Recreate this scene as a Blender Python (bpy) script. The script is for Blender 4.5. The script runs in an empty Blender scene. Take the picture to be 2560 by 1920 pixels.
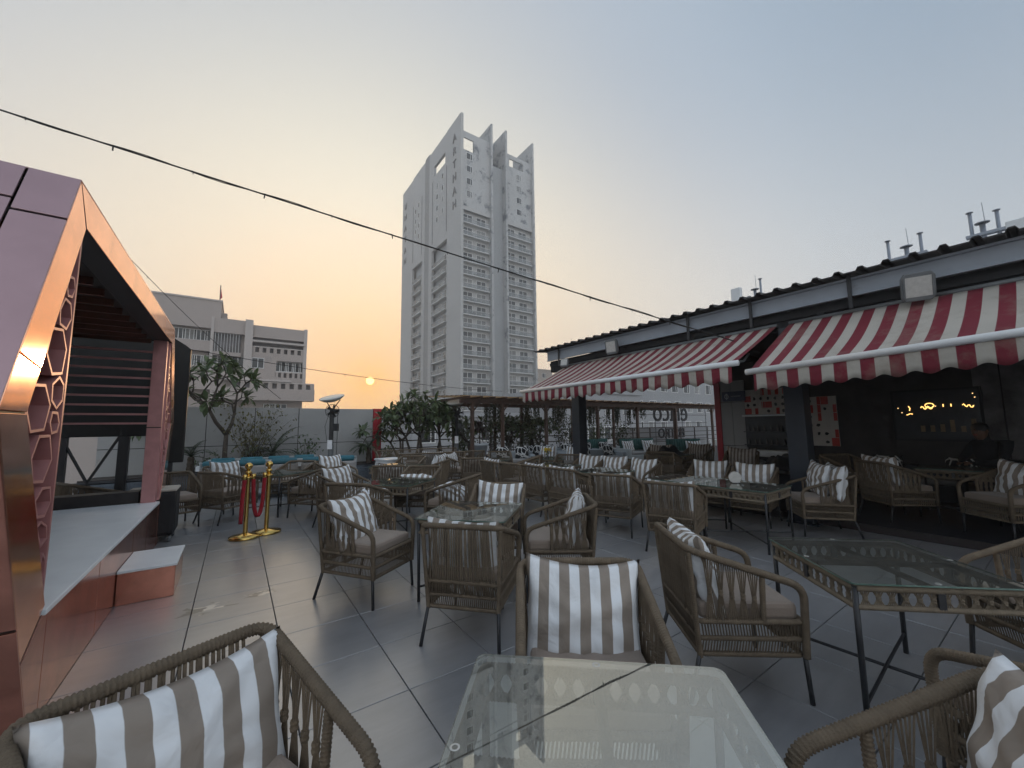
import bpy, math, random
from mathutils import Vector, Matrix, Quaternion
R = math.radians
scene = bpy.context.scene
col = scene.collection
rnd = random.Random(7)

# ------------------------------------------------------------------ camera
# world axes: X runs from the stage towards the restaurant, Y runs along the terrace, Z up
CAM_H = 1.48
right0 = Vector((.819, -.574, 0)); fwd0 = Vector((.574, .819, 0)); right0.normalize(); fwd0.normalize()
pitch = math.atan(103 / 980); roll = .012
fwd = fwd0 * math.cos(pitch) + Vector((0, 0, 1)) * math.sin(pitch)
up0 = right0.cross(fwd)
cr = right0 * math.cos(roll) - up0 * math.sin(roll)
cu = right0 * math.sin(roll) + up0 * math.cos(roll)
cam_data = bpy.data.cameras.new('camera'); cam = bpy.data.objects.new('camera', cam_data); col.objects.link(cam)
m = Matrix(((cr.x, cu.x, -fwd.x, 0), (cr.y, cu.y, -fwd.y, 0), (cr.z, cu.z, -fwd.z, CAM_H), (0, 0, 0, 1)))
cam.matrix_world = m
cam_data.sensor_width = 36; cam_data.lens = 980 / 2560 * 36
cam_data.clip_start = .05; cam_data.clip_end = 6000
scene.camera = cam

# ------------------------------------------------------------------ sky, sun, exposure
sun_dir = (fwd + cr * ((925 - 1280) / 980) + cu * ((960 - 952) / 980)).normalized()
world = bpy.data.worlds.new('World'); scene.world = world; world.use_nodes = True
nt = world.node_tree; nt.nodes.clear()
def N(tree, t, **kw):
    n = tree.nodes.new(t)
    for k, v in kw.items(): setattr(n, k, v)
    return n
def ramp(tree, stops, interp='LINEAR'):
    n = tree.nodes.new('ShaderNodeValToRGB'); n.color_ramp.interpolation = interp
    el = n.color_ramp.elements
    while len(el) < len(stops): el.new(.5)
    for e, (p, c) in zip(el, stops):
        e.position = p; e.color = (*c, 1) if len(c) == 3 else c
    return n
tc = N(nt, 'ShaderNodeTexCoord')
dot = N(nt, 'ShaderNodeVectorMath', operation='DOT_PRODUCT'); dot.inputs[1].default_value = sun_dir
nrm = N(nt, 'ShaderNodeVectorMath', operation='NORMALIZE')
nt.links.new(tc.outputs['Generated'], nrm.inputs[0]); nt.links.new(nrm.outputs[0], dot.inputs[0])
ac = N(nt, 'ShaderNodeMath', operation='ARCCOSINE'); nt.links.new(dot.outputs['Value'], ac.inputs[0])
deg = N(nt, 'ShaderNodeMath', operation='DIVIDE'); deg.inputs[1].default_value = math.pi
nt.links.new(ac.outputs[0], deg.inputs[0])
d_ = lambda a: a / 180
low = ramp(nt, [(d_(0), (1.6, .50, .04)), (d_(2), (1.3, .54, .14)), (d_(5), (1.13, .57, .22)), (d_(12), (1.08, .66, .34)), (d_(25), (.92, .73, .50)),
                (d_(45), (.80, .74, .65)), (d_(62), (.58, .61, .63)), (d_(84), (.38, .43, .48)), (d_(126), (.85, .90, .95)), (d_(180), (1.15, 1.2, 1.25))], 'B_SPLINE')  # stops behind the camera raised: added fill light for the foreground
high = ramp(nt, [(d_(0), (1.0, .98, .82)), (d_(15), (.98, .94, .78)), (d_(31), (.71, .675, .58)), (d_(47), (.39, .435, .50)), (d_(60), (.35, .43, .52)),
                 (d_(80), (.13, .21, .31)), (d_(122), (.72, .80, .92)), (d_(180), (1.05, 1.14, 1.26))], 'B_SPLINE')  # far stops likewise brightened out of view to light the terrace
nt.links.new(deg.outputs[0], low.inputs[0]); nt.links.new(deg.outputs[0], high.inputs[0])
sx = N(nt, 'ShaderNodeSeparateXYZ'); nt.links.new(nrm.outputs[0], sx.inputs[0])
el = N(nt, 'ShaderNodeMapRange'); el.interpolation_type = 'SMOOTHSTEP'
el.inputs['From Min'].default_value = .05; el.inputs['From Max'].default_value = .72
nt.links.new(sx.outputs['Z'], el.inputs['Value'])
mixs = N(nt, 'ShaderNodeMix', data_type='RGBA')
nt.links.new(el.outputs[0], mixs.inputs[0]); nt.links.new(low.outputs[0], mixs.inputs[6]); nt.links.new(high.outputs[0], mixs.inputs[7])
sky = N(nt, 'ShaderNodeTexSky', sky_type='NISHITA'); sky.sun_disc = False
sky.sun_elevation = math.asin(sun_dir.z); sky.sun_rotation = math.atan2(sun_dir.x, sun_dir.y)
sky.air_density = 1.5; sky.dust_density = 6; sky.ozone_density = 1.5
bg1 = N(nt, 'ShaderNodeBackground'); bg1.inputs['Strength'].default_value = .008
nt.links.new(sky.outputs[0], bg1.inputs['Color'])
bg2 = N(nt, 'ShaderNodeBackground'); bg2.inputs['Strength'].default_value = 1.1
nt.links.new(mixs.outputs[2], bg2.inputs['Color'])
# the sun's disc, low in the haze
disc = N(nt, 'ShaderNodeMapRange'); disc.interpolation_type = 'SMOOTHSTEP'
disc.inputs['From Min'].default_value = math.cos(R(.60)); disc.inputs['From Max'].default_value = math.cos(R(.42))
nt.links.new(dot.outputs['Value'], disc.inputs['Value'])
dm = N(nt, 'ShaderNodeMath', operation='MULTIPLY'); dm.inputs[1].default_value = 2.6
nt.links.new(disc.outputs[0], dm.inputs[0])
bg3 = N(nt, 'ShaderNodeBackground'); bg3.inputs['Color'].default_value = (1, .66, .26, 1)
nt.links.new(dm.outputs[0], bg3.inputs['Strength'])
ad1 = N(nt, 'ShaderNodeAddShader'); ad2 = N(nt, 'ShaderNodeAddShader'); wo = N(nt, 'ShaderNodeOutputWorld')
nt.links.new(bg1.outputs[0], ad1.inputs[0]); nt.links.new(bg2.outputs[0], ad1.inputs[1])
nt.links.new(ad1.outputs[0], ad2.inputs[0]); nt.links.new(bg3.outputs[0], ad2.inputs[1]); nt.links.new(ad2.outputs[0], wo.inputs[0])
sl = bpy.data.lights.new('sun', 'SUN'); sl.energy = .55; sl.angle = R(1.2); sl.color = (1, .62, .32)
so = bpy.data.objects.new('sun', sl); col.objects.link(so); so.rotation_mode = 'QUATERNION'
so.rotation_quaternion = sun_dir.to_track_quat('Z', 'Y'); so.location = (0, 0, 30)
vs = scene.view_settings; vs.view_transform = 'Standard'; vs.look = 'None'; vs.exposure = .12; vs.gamma = 1; vs.use_curve_mapping = False
scene.render.engine = 'CYCLES'; scene.cycles.use_denoising = True
scene.cycles.max_bounces = 6; scene.cycles.diffuse_bounces = 3; scene.cycles.glossy_bounces = 4; scene.cycles.use_adaptive_sampling = True; scene.cycles.adaptive_threshold = .03; scene.cycles.volume_bounces = 1; scene.cycles.transparent_max_bounces = 24; scene.cycles.caustics_reflective = False
scene.cycles.caustics_refractive = False; scene.cycles.sample_clamp_indirect = 4

# ------------------------------------------------------------------ materials
M = {}
def pbr(key, c, rough=.6, metal=0., var=.18, vs_=6., bump=0., bs=60., spec=.5, dirt=None, rnd_=0., emit=None, sheen=0., obj=True):
    mt = bpy.data.materials.new(key); mt.use_nodes = True; t = mt.node_tree
    b = t.nodes['Principled BSDF']; b.inputs['Roughness'].default_value = rough; b.inputs['Metallic'].default_value = metal
    b.inputs['Specular IOR Level'].default_value = spec
    co = N(t, 'ShaderNodeTexCoord'); src = co.outputs['Object']
    no = N(t, 'ShaderNodeTexNoise'); no.inputs['Scale'].default_value = vs_; no.inputs['Detail'].default_value = 5; no.inputs['Roughness'].default_value = .62
    t.links.new(src, no.inputs['Vector'])
    lo = tuple(x * (1 - var) for x in c); hi = tuple(min(1, x * (1 + var)) for x in c)
    rp = ramp(t, [(.3, lo), (.7, hi)]); t.links.new(no.outputs[0], rp.inputs[0]); out = rp.outputs[0]
    if dirt:
        n2 = N(t, 'ShaderNodeTexNoise'); n2.inputs['Scale'].default_value = dirt[1]; n2.inputs['Detail'].default_value = 8; n2.inputs['Roughness'].default_value = .7
        t.links.new(src, n2.inputs['Vector'])
        r2 = ramp(t, [(dirt[2], (0, 0, 0)), (dirt[2] + .1, (1, 1, 1))]); t.links.new(n2.outputs[0], r2.inputs[0])
        mx = N(t, 'ShaderNodeMix', data_type='RGBA'); t.links.new(r2.outputs[0], mx.inputs[0]); t.links.new(out, mx.inputs[6]); mx.inputs[7].default_value = (*dirt[0], 1)
        out = mx.outputs[2]
    if rnd_:
        oi = N(t, 'ShaderNodeObjectInfo'); mr = N(t, 'ShaderNodeMapRange'); mr.inputs['To Min'].default_value = 1 - rnd_; mr.inputs['To Max'].default_value = 1 + rnd_
        t.links.new(oi.outputs['Random'], mr.inputs['Value'])
        hs = N(t, 'ShaderNodeHueSaturation'); t.links.new(mr.outputs[0], hs.inputs['Value']); t.links.new(out, hs.inputs['Color']); out = hs.outputs[0]
    t.links.new(out, b.inputs['Base Color'])
    if sheen: b.inputs['Sheen Weight'].default_value = sheen
    if bump:
        n3 = N(t, 'ShaderNodeTexNoise'); n3.inputs['Scale'].default_value = bs; n3.inputs['Detail'].default_value = 4
        t.links.new(src, n3.inputs['Vector'])
        bp = N(t, 'ShaderNodeBump'); bp.inputs['Strength'].default_value = bump; bp.inputs['Distance'].default_value = .01
        t.links.new(n3.outputs[0], bp.inputs['Height']); t.links.new(bp.outputs[0], b.inputs['Normal'])
    if emit:
        b.inputs['Emission Color'].default_value = (*emit[0], 1); b.inputs['Emission Strength'].default_value = emit[1]
    M[key] = mt; return mt

pbr('rope', (.142, .108, .073), .85, var=.22, vs_=18, bump=.5, bs=220, rnd_=.14)
pbr('rope_table', (.185, .148, .104), .85, var=.2, vs_=18, bump=.5, bs=220, rnd_=.1)
pbr('seat', (.27, .215, .175), .9, var=.1, vs_=5, bump=.25, bs=90, rnd_=.08, sheen=.2)
pbr('black_steel', (.018, .019, .022), .42, var=.3, bump=.1)
pbr('worn_steel', (.03, .03, .034), .5, var=.3, dirt=((.3, .29, .28), 14, .63))
pbr('dark_post', (.028, .034, .045), .45, var=.2, vs_=3)
pbr('white_paint', (.72, .74, .75), .4, var=.06)
pbr('stage_white', (.90, .92, .94), .3, var=.08, vs_=3, dirt=((.5, .52, .55), 9, .66))
pbr('copper', (.80, .42, .30), .12, 1., var=.16, vs_=2.5, bump=.10, bs=3, dirt=((.55, .28, .2), 16, .7))
pbr('copper_dull', (.46, .20, .145), .2, .85, var=.28, vs_=4, bump=.12, bs=5, dirt=((.35, .17, .13), 22, .66))
pbr('rose_panel', (.40, .27, .285), .38, .75, var=.1, vs_=2, bump=.04, bs=120, dirt=((.3, .22, .25), 25, .7))
pbr('rose_frame', (.52, .25, .245), .4, .25, var=.12, vs_=7)
pbr('seam', (.02, .014, .014), .7)
pbr('stage_dark', (.018, .014, .014), .5, var=.3, vs_=3)
pbr('screen', (.012, .0125, .013), .5, var=.15, spec=.25)
pbr('cover', (.012, .012, .014), .75, var=.3, bump=.6, bs=9)
pbr('cloth_cream', (.5, .46, .40), .9, var=.1, bump=.4, bs=14)
pbr('brass', (.66, .45, .14), .2, 1., var=.1, vs_=9, bump=.02)
pbr('velvet', (.33, .004, .014), .8, var=.2, vs_=20, bump=.4, bs=150, sheen=.15)
pbr('teal', (.028, .135, .175), .7, var=.2, vs_=5, bump=.2, bs=60, rnd_=.1)
pbr('teal_dark', (.025, .09, .08), .75, var=.2, vs_=6)
pbr('sofa_grey', (.30, .335, .36), .8, var=.08, vs_=3, bump=.2, bs=80)
pbr('bench_grey', (.30, .29, .28), .8, var=.1, bump=.2)
pbr('bench_frame', (.42, .45, .46), .6, var=.12)
pbr('wall_panel', (.34, .34, .335), .55, var=.08, vs_=1.1, dirt=((.33, .32, .3), 2.2, .62), rnd_=.04)
pbr('red_clad', (.40, .018, .032), .4, var=.12, vs_=3)
pbr('stone', (.12, .145, .175), .8, var=.45, vs_=3, bump=.5, bs=40, rnd_=.35)
pbr('soil', (.035, .026, .02), .95, var=.4, vs_=20, bump=.8, bs=60)
pbr('rail_brown', (.05, .033, .03), .5, var=.2)
pbr('wood', (.085, .05, .036), .6, var=.35, vs_=4, bump=.25, bs=30)
pbr('slat_cream', (.62, .50, .36), .8, var=.15, vs_=3)
pbr('pot', (.50, .54, .58), .6, var=.06)
pbr('bark', (.075, .06, .048), .9, var=.4, vs_=9, bump=.8, bs=30)
pbr('palm_bark', (.06, .046, .033), .95, var=.5, vs_=14, bump=1., bs=40)
pbr('roof_sheet', (.022, .018, .017), .55, var=.4, vs_=3)
pbr('fascia', (.30, .335, .38), .45, var=.1, vs_=2, dirt=((.25, .27, .29), 5, .63))
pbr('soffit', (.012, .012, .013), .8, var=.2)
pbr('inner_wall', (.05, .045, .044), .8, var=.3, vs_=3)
pbr('inner_tile', (.02, .023, .028), .3, var=.4, vs_=5)
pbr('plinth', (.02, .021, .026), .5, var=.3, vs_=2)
pbr('bar_white', (.75, .77, .78), .35, var=.05)
pbr('lamp_grey', (.14, .15, .155), .5, var=.15)
pbr('lamp_glass', (.50, .49, .46), .25, var=.12, vs_=18)
pbr('galv', (.30, .33, .38), .45, .4, var=.12)
pbr('mural_white', (.55, .50, .45), .6, var=.08)
pbr('mural_red', (.48, .05, .035), .6, var=.12)
pbr('ink', (.01, .01, .012), .6)
pbr('navy', (.02, .03, .085), .35, var=.1)
pbr('white_mark', (.75, .76, .78), .5)
pbr('dark_cloth', (.015, .015, .018), .9, var=.3, bump=.6, bs=12)
pbr('light_cloth', (.42, .42, .42), .9, var=.2, bump=.6, bs=12)
pbr('tan_bag', (.30, .21, .12), .7, var=.2)
pbr('cable', (.014, .013, .012), .6)
pbr('tower_wall', (.45, .445, .435), .85, var=.06, vs_=.12, dirt=((.31, .31, .31), .35, .62))
pbr('tower_peel', (.45, .45, .445), .85, var=.06, vs_=.12, dirt=((.13, .14, .16), .36, .53))
pbr('tower_recess', (.36, .37, .375), .85, var=.06, vs_=.2)
pbr('tower_tile', (.29, .285, .28), .8, var=.35, vs_=3.2)
pbr('tower_slab', (.60, .60, .59), .8, var=.06)
pbr('tower_frame', (.70, .70, .69), .6, var=.04)
pbr('tower_letter', (.165, .155, .15), .7)
pbr('pane', (.03, .036, .04), .15, var=.5, vs_=.7, rnd_=.5, spec=.5)
pbr('pane_curtain', (.20, .20, .195), .4, var=.3, vs_=2, rnd_=.3)
pbr('rail_glass', (.30, .32, .325), .3, var=.2, vs_=.8); M['rail_glass'].node_tree.nodes['Principled BSDF'].inputs['Alpha'].default_value = .38
pbr('clutter', (.16, .15, .15), .8, var=.6, vs_=2)
pbr('flat_wall', (.40, .345, .315), .85, var=.05, vs_=.2, dirt=((.30, .265, .25), .5, .62))
pbr('flat_trim', (.48, .43, .40), .8, var=.05)
pbr('flat_dark', (.13, .12, .12), .8, var=.3, vs_=.8)
pbr('pale_block', (.33, .335, .345), .85, var=.06, vs_=.2)
pbr('beige_block', (.38, .33, .29), .85, var=.08, vs_=.2)
pbr('city', (.22, .20, .18), .95, var=.35, vs_=.02)
pbr('skin', (.16, .085, .055), .6, var=.1)
pbr('hair', (.01, .009, .009), .6)
pbr('flower', (.75, .55, .03), .7, var=.3, vs_=30)
pbr('neon', (.9, .6, .2), .4, emit=((1, .55, .16), 2.6))
pbr('bulb_warm', (.9, .7, .4), .4, emit=((1, .62, .25), 2.2))

def leaf_mat(key, c, c2):
    mt = bpy.data.materials.new(key); mt.use_nodes = True; t = mt.node_tree; b = t.nodes['Principled BSDF']
    b.inputs['Roughness'].default_value = .45
    g = N(t, 'ShaderNodeNewGeometry'); rp = ramp(t, [(0, c), (.7, c2), (1, tuple(x * .6 for x in c))])
    t.links.new(g.outputs['Random Per Island'], rp.inputs[0]); t.links.new(rp.outputs[0], b.inputs['Base Color'])
    tr = N(t, 'ShaderNodeBsdfTranslucent'); t.links.new(rp.outputs[0], tr.inputs[0]); mx = N(t, 'ShaderNodeMixShader'); mx.inputs[0].default_value = .28
    t.links.new(b.outputs[0], mx.inputs[1]); t.links.new(tr.outputs[0], mx.inputs[2]); t.links.new(mx.outputs[0], t.nodes['Material Output'].inputs[0])
    M[key] = mt
leaf_mat('leaf', (.07, .105, .045), (.125, .165, .075))
leaf_mat('leaf_dry', (.10, .095, .03), (.16, .14, .045))
leaf_mat('leaf_palm', (.05, .075, .045), (.08, .105, .06))
leaf_mat('leaf_vine', (.035, .05, .025), (.075, .075, .035))
leaf_mat('leaf_dracaena', (.03, .03, .025), (.09, .04, .045))

def stripes(key, ca, cb, period, phase, axis, rough=.85, bump=.7, fade=None, duty=.5, bs=7, weave=90):
    mt = bpy.data.materials.new(key); mt.use_nodes = True; t = mt.node_tree; b = t.nodes['Principled BSDF']; b.inputs['Roughness'].default_value = rough
    b.inputs['Specular IOR Level'].default_value = .25
    co = N(t, 'ShaderNodeTexCoord'); sp = N(t, 'ShaderNodeSeparateXYZ'); t.links.new(co.outputs['Object'], sp.inputs[0])
    a = N(t, 'ShaderNodeMath', operation='MULTIPLY_ADD'); a.inputs[1].default_value = 1 / period; a.inputs[2].default_value = phase
    t.links.new(sp.outputs[axis], a.inputs[0]); f = N(t, 'ShaderNodeMath', operation='FRACT'); t.links.new(a.outputs[0], f.inputs[0])
    rp = ramp(t, [(0, ca), (duty - .012, ca), (duty + .012, cb), (.985, cb), (1, ca)]); t.links.new(f.outputs[0], rp.inputs[0])
    no = N(t, 'ShaderNodeTexNoise'); no.inputs['Scale'].default_value = bs * .6; no.inputs['Detail'].default_value = 6; t.links.new(co.outputs['Object'], no.inputs['Vector'])
    mr = N(t, 'ShaderNodeMapRange'); mr.inputs['To Min'].default_value = .78; mr.inputs['To Max'].default_value = 1.12; t.links.new(no.outputs[0], mr.inputs['Value'])
    oi = N(t, 'ShaderNodeObjectInfo'); orr = N(t, 'ShaderNodeMapRange'); orr.inputs['To Min'].default_value = .9; orr.inputs['To Max'].default_value = 1.04; t.links.new(oi.outputs['Random'], orr.inputs['Value'])
    mu = N(t, 'ShaderNodeMath', operation='MULTIPLY'); t.links.new(mr.outputs[0], mu.inputs[0]); t.links.new(orr.outputs[0], mu.inputs[1])
    hs = N(t, 'ShaderNodeHueSaturation'); t.links.new(mu.outputs[0], hs.inputs['Value']); t.links.new(rp.outputs[0], hs.inputs['Color'])
    outc = hs.outputs[0]
    if fade:
        nf = N(t, 'ShaderNodeTexNoise'); nf.inputs['Scale'].default_value = fade[1]; nf.inputs['Detail'].default_value = 9; nf.inputs['Roughness'].default_value = .7; t.links.new(co.outputs['Object'], nf.inputs['Vector'])
        rf_ = ramp(t, [(fade[2], (0, 0, 0)), (fade[2] + .22, (.6, .6, .6))]); t.links.new(nf.outputs[0], rf_.inputs[0])
        mf = N(t, 'ShaderNodeMix', data_type='RGBA'); t.links.new(rf_.outputs[0], mf.inputs[0]); t.links.new(outc, mf.inputs[6]); mf.inputs[7].default_value = (*fade[0], 1); outc = mf.outputs[2]
    t.links.new(outc, b.inputs['Base Color'])
    n2 = N(t, 'ShaderNodeTexNoise'); n2.inputs['Scale'].default_value = bs; n2.inputs['Detail'].default_value = 3; n2.inputs['Distortion'].default_value = .6; t.links.new(co.outputs['Object'], n2.inputs['Vector'])
    b1 = N(t, 'ShaderNodeBump'); b1.inputs['Strength'].default_value = bump; b1.inputs['Distance'].default_value = .03; t.links.new(n2.outputs[0], b1.inputs['Height'])
    n3 = N(t, 'ShaderNodeTexNoise'); n3.inputs['Scale'].default_value = weave * 6; t.links.new(co.outputs['Object'], n3.inputs['Vector'])
    b2 = N(t, 'ShaderNodeBump'); b2.inputs['Strength'].default_value = .15; b2.inputs['Distance'].default_value = .003; t.links.new(n3.outputs[0], b2.inputs['Height']); t.links.new(b1.outputs[0], b2.inputs['Normal'])
    t.links.new(b2.outputs[0], b.inputs['Normal']); M[key] = mt
stripes('cushion_stripe', (.30, .255, .215), (.80, .82, .84), .0935, .30, 0)
stripes('cushion_thin', (.25, .22, .20), (.74, .75, .75), .045, .1, 0)
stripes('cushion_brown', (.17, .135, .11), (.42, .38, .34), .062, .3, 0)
stripes('awning', (.19, .028, .042), (.47, .44, .39), .232, .0, 1, bump=.3, bs=2.2, fade=((.24, .19, .15), 1.7, .50))

def pattern_mat():
    mt = bpy.data.materials.new('cushion_cells'); mt.use_nodes = True; t = mt.node_tree; b = t.nodes['Principled BSDF']; b.inputs['Roughness'].default_value = .85
    co = N(t, 'ShaderNodeTexCoord'); v = N(t, 'ShaderNodeTexVoronoi', feature='DISTANCE_TO_EDGE'); v.inputs['Scale'].default_value = 7; t.links.new(co.outputs['Object'], v.inputs['Vector'])
    rp = ramp(t, [(.06, (.6, .6, .58)), (.09, (.014, .015, .018))]); t.links.new(v.outputs[0], rp.inputs[0]); t.links.new(rp.outputs[0], b.inputs['Base Color']); M['cushion_cells'] = mt
pattern_mat()

def glass_mat(key, tint, ior, dust):
    mt = bpy.data.materials.new(key); mt.use_nodes = True; t = mt.node_tree; t.nodes.clear()
    tr = N(t, 'ShaderNodeBsdfTransparent'); tr.inputs[0].default_value = (*tint, 1)
    gl = N(t, 'ShaderNodeBsdfGlossy'); gl.inputs['Roughness'].default_value = .012; gl.inputs[0].default_value = (.94, .97, .93, 1)
    df = N(t, 'ShaderNodeBsdfDiffuse'); df.inputs[0].default_value = (.62, .60, .53, 1)
    fr = N(t, 'ShaderNodeFresnel'); fr.inputs[0].default_value = ior
    co = N(t, 'ShaderNodeTexCoord'); no = N(t, 'ShaderNodeTexNoise'); no.inputs['Scale'].default_value = 9; no.inputs['Detail'].default_value = 6; t.links.new(co.outputs['Object'], no.inputs['Vector'])
    mr = N(t, 'ShaderNodeMapRange'); mr.inputs['To Min'].default_value = dust * .3; mr.inputs['To Max'].default_value = dust * 1.7; t.links.new(no.outputs[0], mr.inputs['Value'])
    bw = N(t, 'ShaderNodeBump'); bw.inputs['Strength'].default_value = .02; bw.inputs['Distance'].default_value = .01
    n2 = N(t, 'ShaderNodeTexNoise'); n2.inputs['Scale'].default_value = 3.; t.links.new(co.outputs['Object'], n2.inputs['Vector']); t.links.new(n2.outputs[0], bw.inputs['Height']); t.links.new(bw.outputs[0], gl.inputs['Normal'])
    m1 = N(t, 'ShaderNodeMixShader'); m2 = N(t, 'ShaderNodeMixShader'); o = N(t, 'ShaderNodeOutputMaterial')
    t.links.new(mr.outputs[0], m1.inputs[0]); t.links.new(tr.outputs[0], m1.inputs[1]); t.links.new(df.outputs[0], m1.inputs[2])
    t.links.new(fr.outputs[0], m2.inputs[0]); t.links.new(m1.outputs[0], m2.inputs[1]); t.links.new(gl.outputs[0], m2.inputs[2]); t.links.new(m2.outputs[0], o.inputs[0])
    M[key] = mt
glass_mat('glass', (.84, .90, .85), 3.5, .11)
pbr('glass_edge', (.10, .17, .14), .15, var=.2, spec=.8)

def tile_mat():
    mt = bpy.data.materials.new('floor_tile'); mt.use_nodes = True; t = mt.node_tree; b = t.nodes['Principled BSDF']
    g = N(t, 'ShaderNodeNewGeometry'); pos = g.outputs['Position']
    n1 = N(t, 'ShaderNodeTexNoise'); n1.inputs['Scale'].default_value = 1.3; n1.inputs['Detail'].default_value = 7; n1.inputs['Roughness'].default_value = .65; t.links.new(pos, n1.inputs['Vector'])
    rp = ramp(t, [(.25, (.21, .212, .224)), (.55, (.26, .262, .272)), (.8, (.31, .307, .305))]); t.links.new(n1.outputs[0], rp.inputs[0])
    oi = N(t, 'ShaderNodeObjectInfo'); mr = N(t, 'ShaderNodeMapRange'); mr.inputs['To Min'].default_value = .93; mr.inputs['To Max'].default_value = 1.06; t.links.new(oi.outputs['Random'], mr.inputs['Value'])
    hs = N(t, 'ShaderNodeHueSaturation'); t.links.new(mr.outputs[0], hs.inputs['Value']); t.links.new(rp.outputs[0], hs.inputs['Color'])
    # peeled, smeared patches near the stage step
    mask = None
    for (x, y, rx, ry) in ((-.14, 4.26, .34, .15), (.24, 4.36, .22, .13)):
        mp = N(t, 'ShaderNodeMapping'); mp.vector_type = 'POINT'; mp.inputs['Location'].default_value = (-x / rx, -y / ry, 0); mp.inputs['Scale'].default_value = (1 / rx, 1 / ry, 0)
        t.links.new(pos, mp.inputs['Vector']); ln = N(t, 'ShaderNodeVectorMath', operation='LENGTH'); t.links.new(mp.outputs[0], ln.inputs[0])
        rr = N(t, 'ShaderNodeMapRange'); rr.inputs['From Min'].default_value = 0; rr.inputs['From Max'].default_value = 1.15; rr.inputs['To Min'].default_value = .36; rr.inputs['To Max'].default_value = -.25
        t.links.new(ln.outputs['Value'], rr.inputs['Value'])
        if mask is None: mask = rr.outputs[0]
        else:
            mm = N(t, 'ShaderNodeMath', operation='MAXIMUM'); t.links.new(mask, mm.inputs[0]); t.links.new(rr.outputs[0], mm.inputs[1]); mask = mm.outputs[0]
    mp2 = N(t, 'ShaderNodeMapping'); mp2.inputs['Scale'].default_value = (7, 16, 1); t.links.new(pos, mp2.inputs['Vector'])
    n2 = N(t, 'ShaderNodeTexNoise'); n2.inputs['Scale'].default_value = 1.; n2.inputs['Detail'].default_value = 5; n2.inputs['Distortion'].default_value = .8; t.links.new(mp2.outputs[0], n2.inputs['Vector'])
    sm = N(t, 'ShaderNodeMath', operation='ADD'); t.links.new(mask, sm.inputs[0]); t.links.new(n2.outputs[0], sm.inputs[1])
    r2 = ramp(t, [(.61, (0, 0, 0)), (.63, (1, 1, 1))]); t.links.new(sm.outputs[0], r2.inputs[0])
    n3 = N(t, 'ShaderNodeTexNoise'); n3.inputs['Scale'].default_value = .8; n3.inputs['Detail'].default_value = 3; t.links.new(mp2.outputs[0], n3.inputs['Vector'])
    r3 = ramp(t, [(.50, (.03, .028, .028)), (.53, (.66, .62, .55))]); t.links.new(n3.outputs[0], r3.inputs[0])
    mx = N(t, 'ShaderNodeMix', data_type='RGBA'); t.links.new(r2.outputs[0], mx.inputs[0]); t.links.new(hs.outputs[0], mx.inputs[6]); t.links.new(r3.outputs[0], mx.inputs[7])
    mp3 = N(t, 'ShaderNodeMapping'); mp3.inputs['Scale'].default_value = (2.2, 13, 1); mp3.inputs['Rotation'].default_value = (0, 0, .25); t.links.new(pos, mp3.inputs['Vector'])
    n6 = N(t, 'ShaderNodeTexNoise'); n6.inputs['Scale'].default_value = 1.; n6.inputs['Detail'].default_value = 7; n6.inputs['Roughness'].default_value = .72; t.links.new(mp3.outputs[0], n6.inputs['Vector'])
    r6 = N(t, 'ShaderNodeMapRange'); r6.inputs['From Min'].default_value = .3; r6.inputs['From Max'].default_value = .7; r6.inputs['To Min'].default_value = .84; r6.inputs['To Max'].default_value = 1.13; t.links.new(n6.outputs[0], r6.inputs['Value'])
    h6 = N(t, 'ShaderNodeHueSaturation'); t.links.new(r6.outputs[0], h6.inputs['Value']); t.links.new(mx.outputs[2], h6.inputs['Color'])
    n7 = N(t, 'ShaderNodeTexNoise'); n7.inputs['Scale'].default_value = 9; n7.inputs['Detail'].default_value = 8; n7.inputs['Roughness'].default_value = .75; t.links.new(pos, n7.inputs['Vector'])
    r7 = ramp(t, [(.66, (0, 0, 0)), (.72, (.55, .55, .55))]); t.links.new(n7.outputs[0], r7.inputs[0])
    m7 = N(t, 'ShaderNodeMix', data_type='RGBA'); t.links.new(r7.outputs[0], m7.inputs[0]); t.links.new(h6.outputs[0], m7.inputs[6]); m7.inputs[7].default_value = (.07, .065, .06, 1)
    t.links.new(m7.outputs[2], b.inputs['Base Color'])
    n4 = N(t, 'ShaderNodeTexNoise'); n4.inputs['Scale'].default_value = 2.4; n4.inputs['Detail'].default_value = 8; t.links.new(pos, n4.inputs['Vector'])
    r4 = N(t, 'ShaderNodeMapRange'); r4.inputs['From Min'].default_value = .3; r4.inputs['From Max'].default_value = .7; r4.inputs['To Min'].default_value = .28; r4.inputs['To Max'].default_value = .46; t.links.new(n4.outputs[0], r4.inputs['Value']); t.links.new(r4.outputs[0], b.inputs['Roughness'])
    b.inputs['Specular IOR Level'].default_value = 1.0; b.inputs['Coat Weight'].default_value = 1.; b.inputs['Coat Roughness'].default_value = .30; b.inputs['Coat IOR'].default_value = 2.0
    n5 = N(t, 'ShaderNodeTexNoise'); n5.inputs['Scale'].default_value = 14; n5.inputs['Detail'].default_value = 6; t.links.new(pos, n5.inputs['Vector'])
    bp = N(t, 'ShaderNodeBump'); bp.inputs['Strength'].default_value = .10; bp.inputs['Distance'].default_value = .004; t.links.new(n5.outputs[0], bp.inputs['Height']); t.links.new(bp.outputs[0], b.inputs['Normal'])
    M['floor_tile'] = mt
tile_mat()
pbr('grout', (.035, .034, .034), .9)

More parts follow.
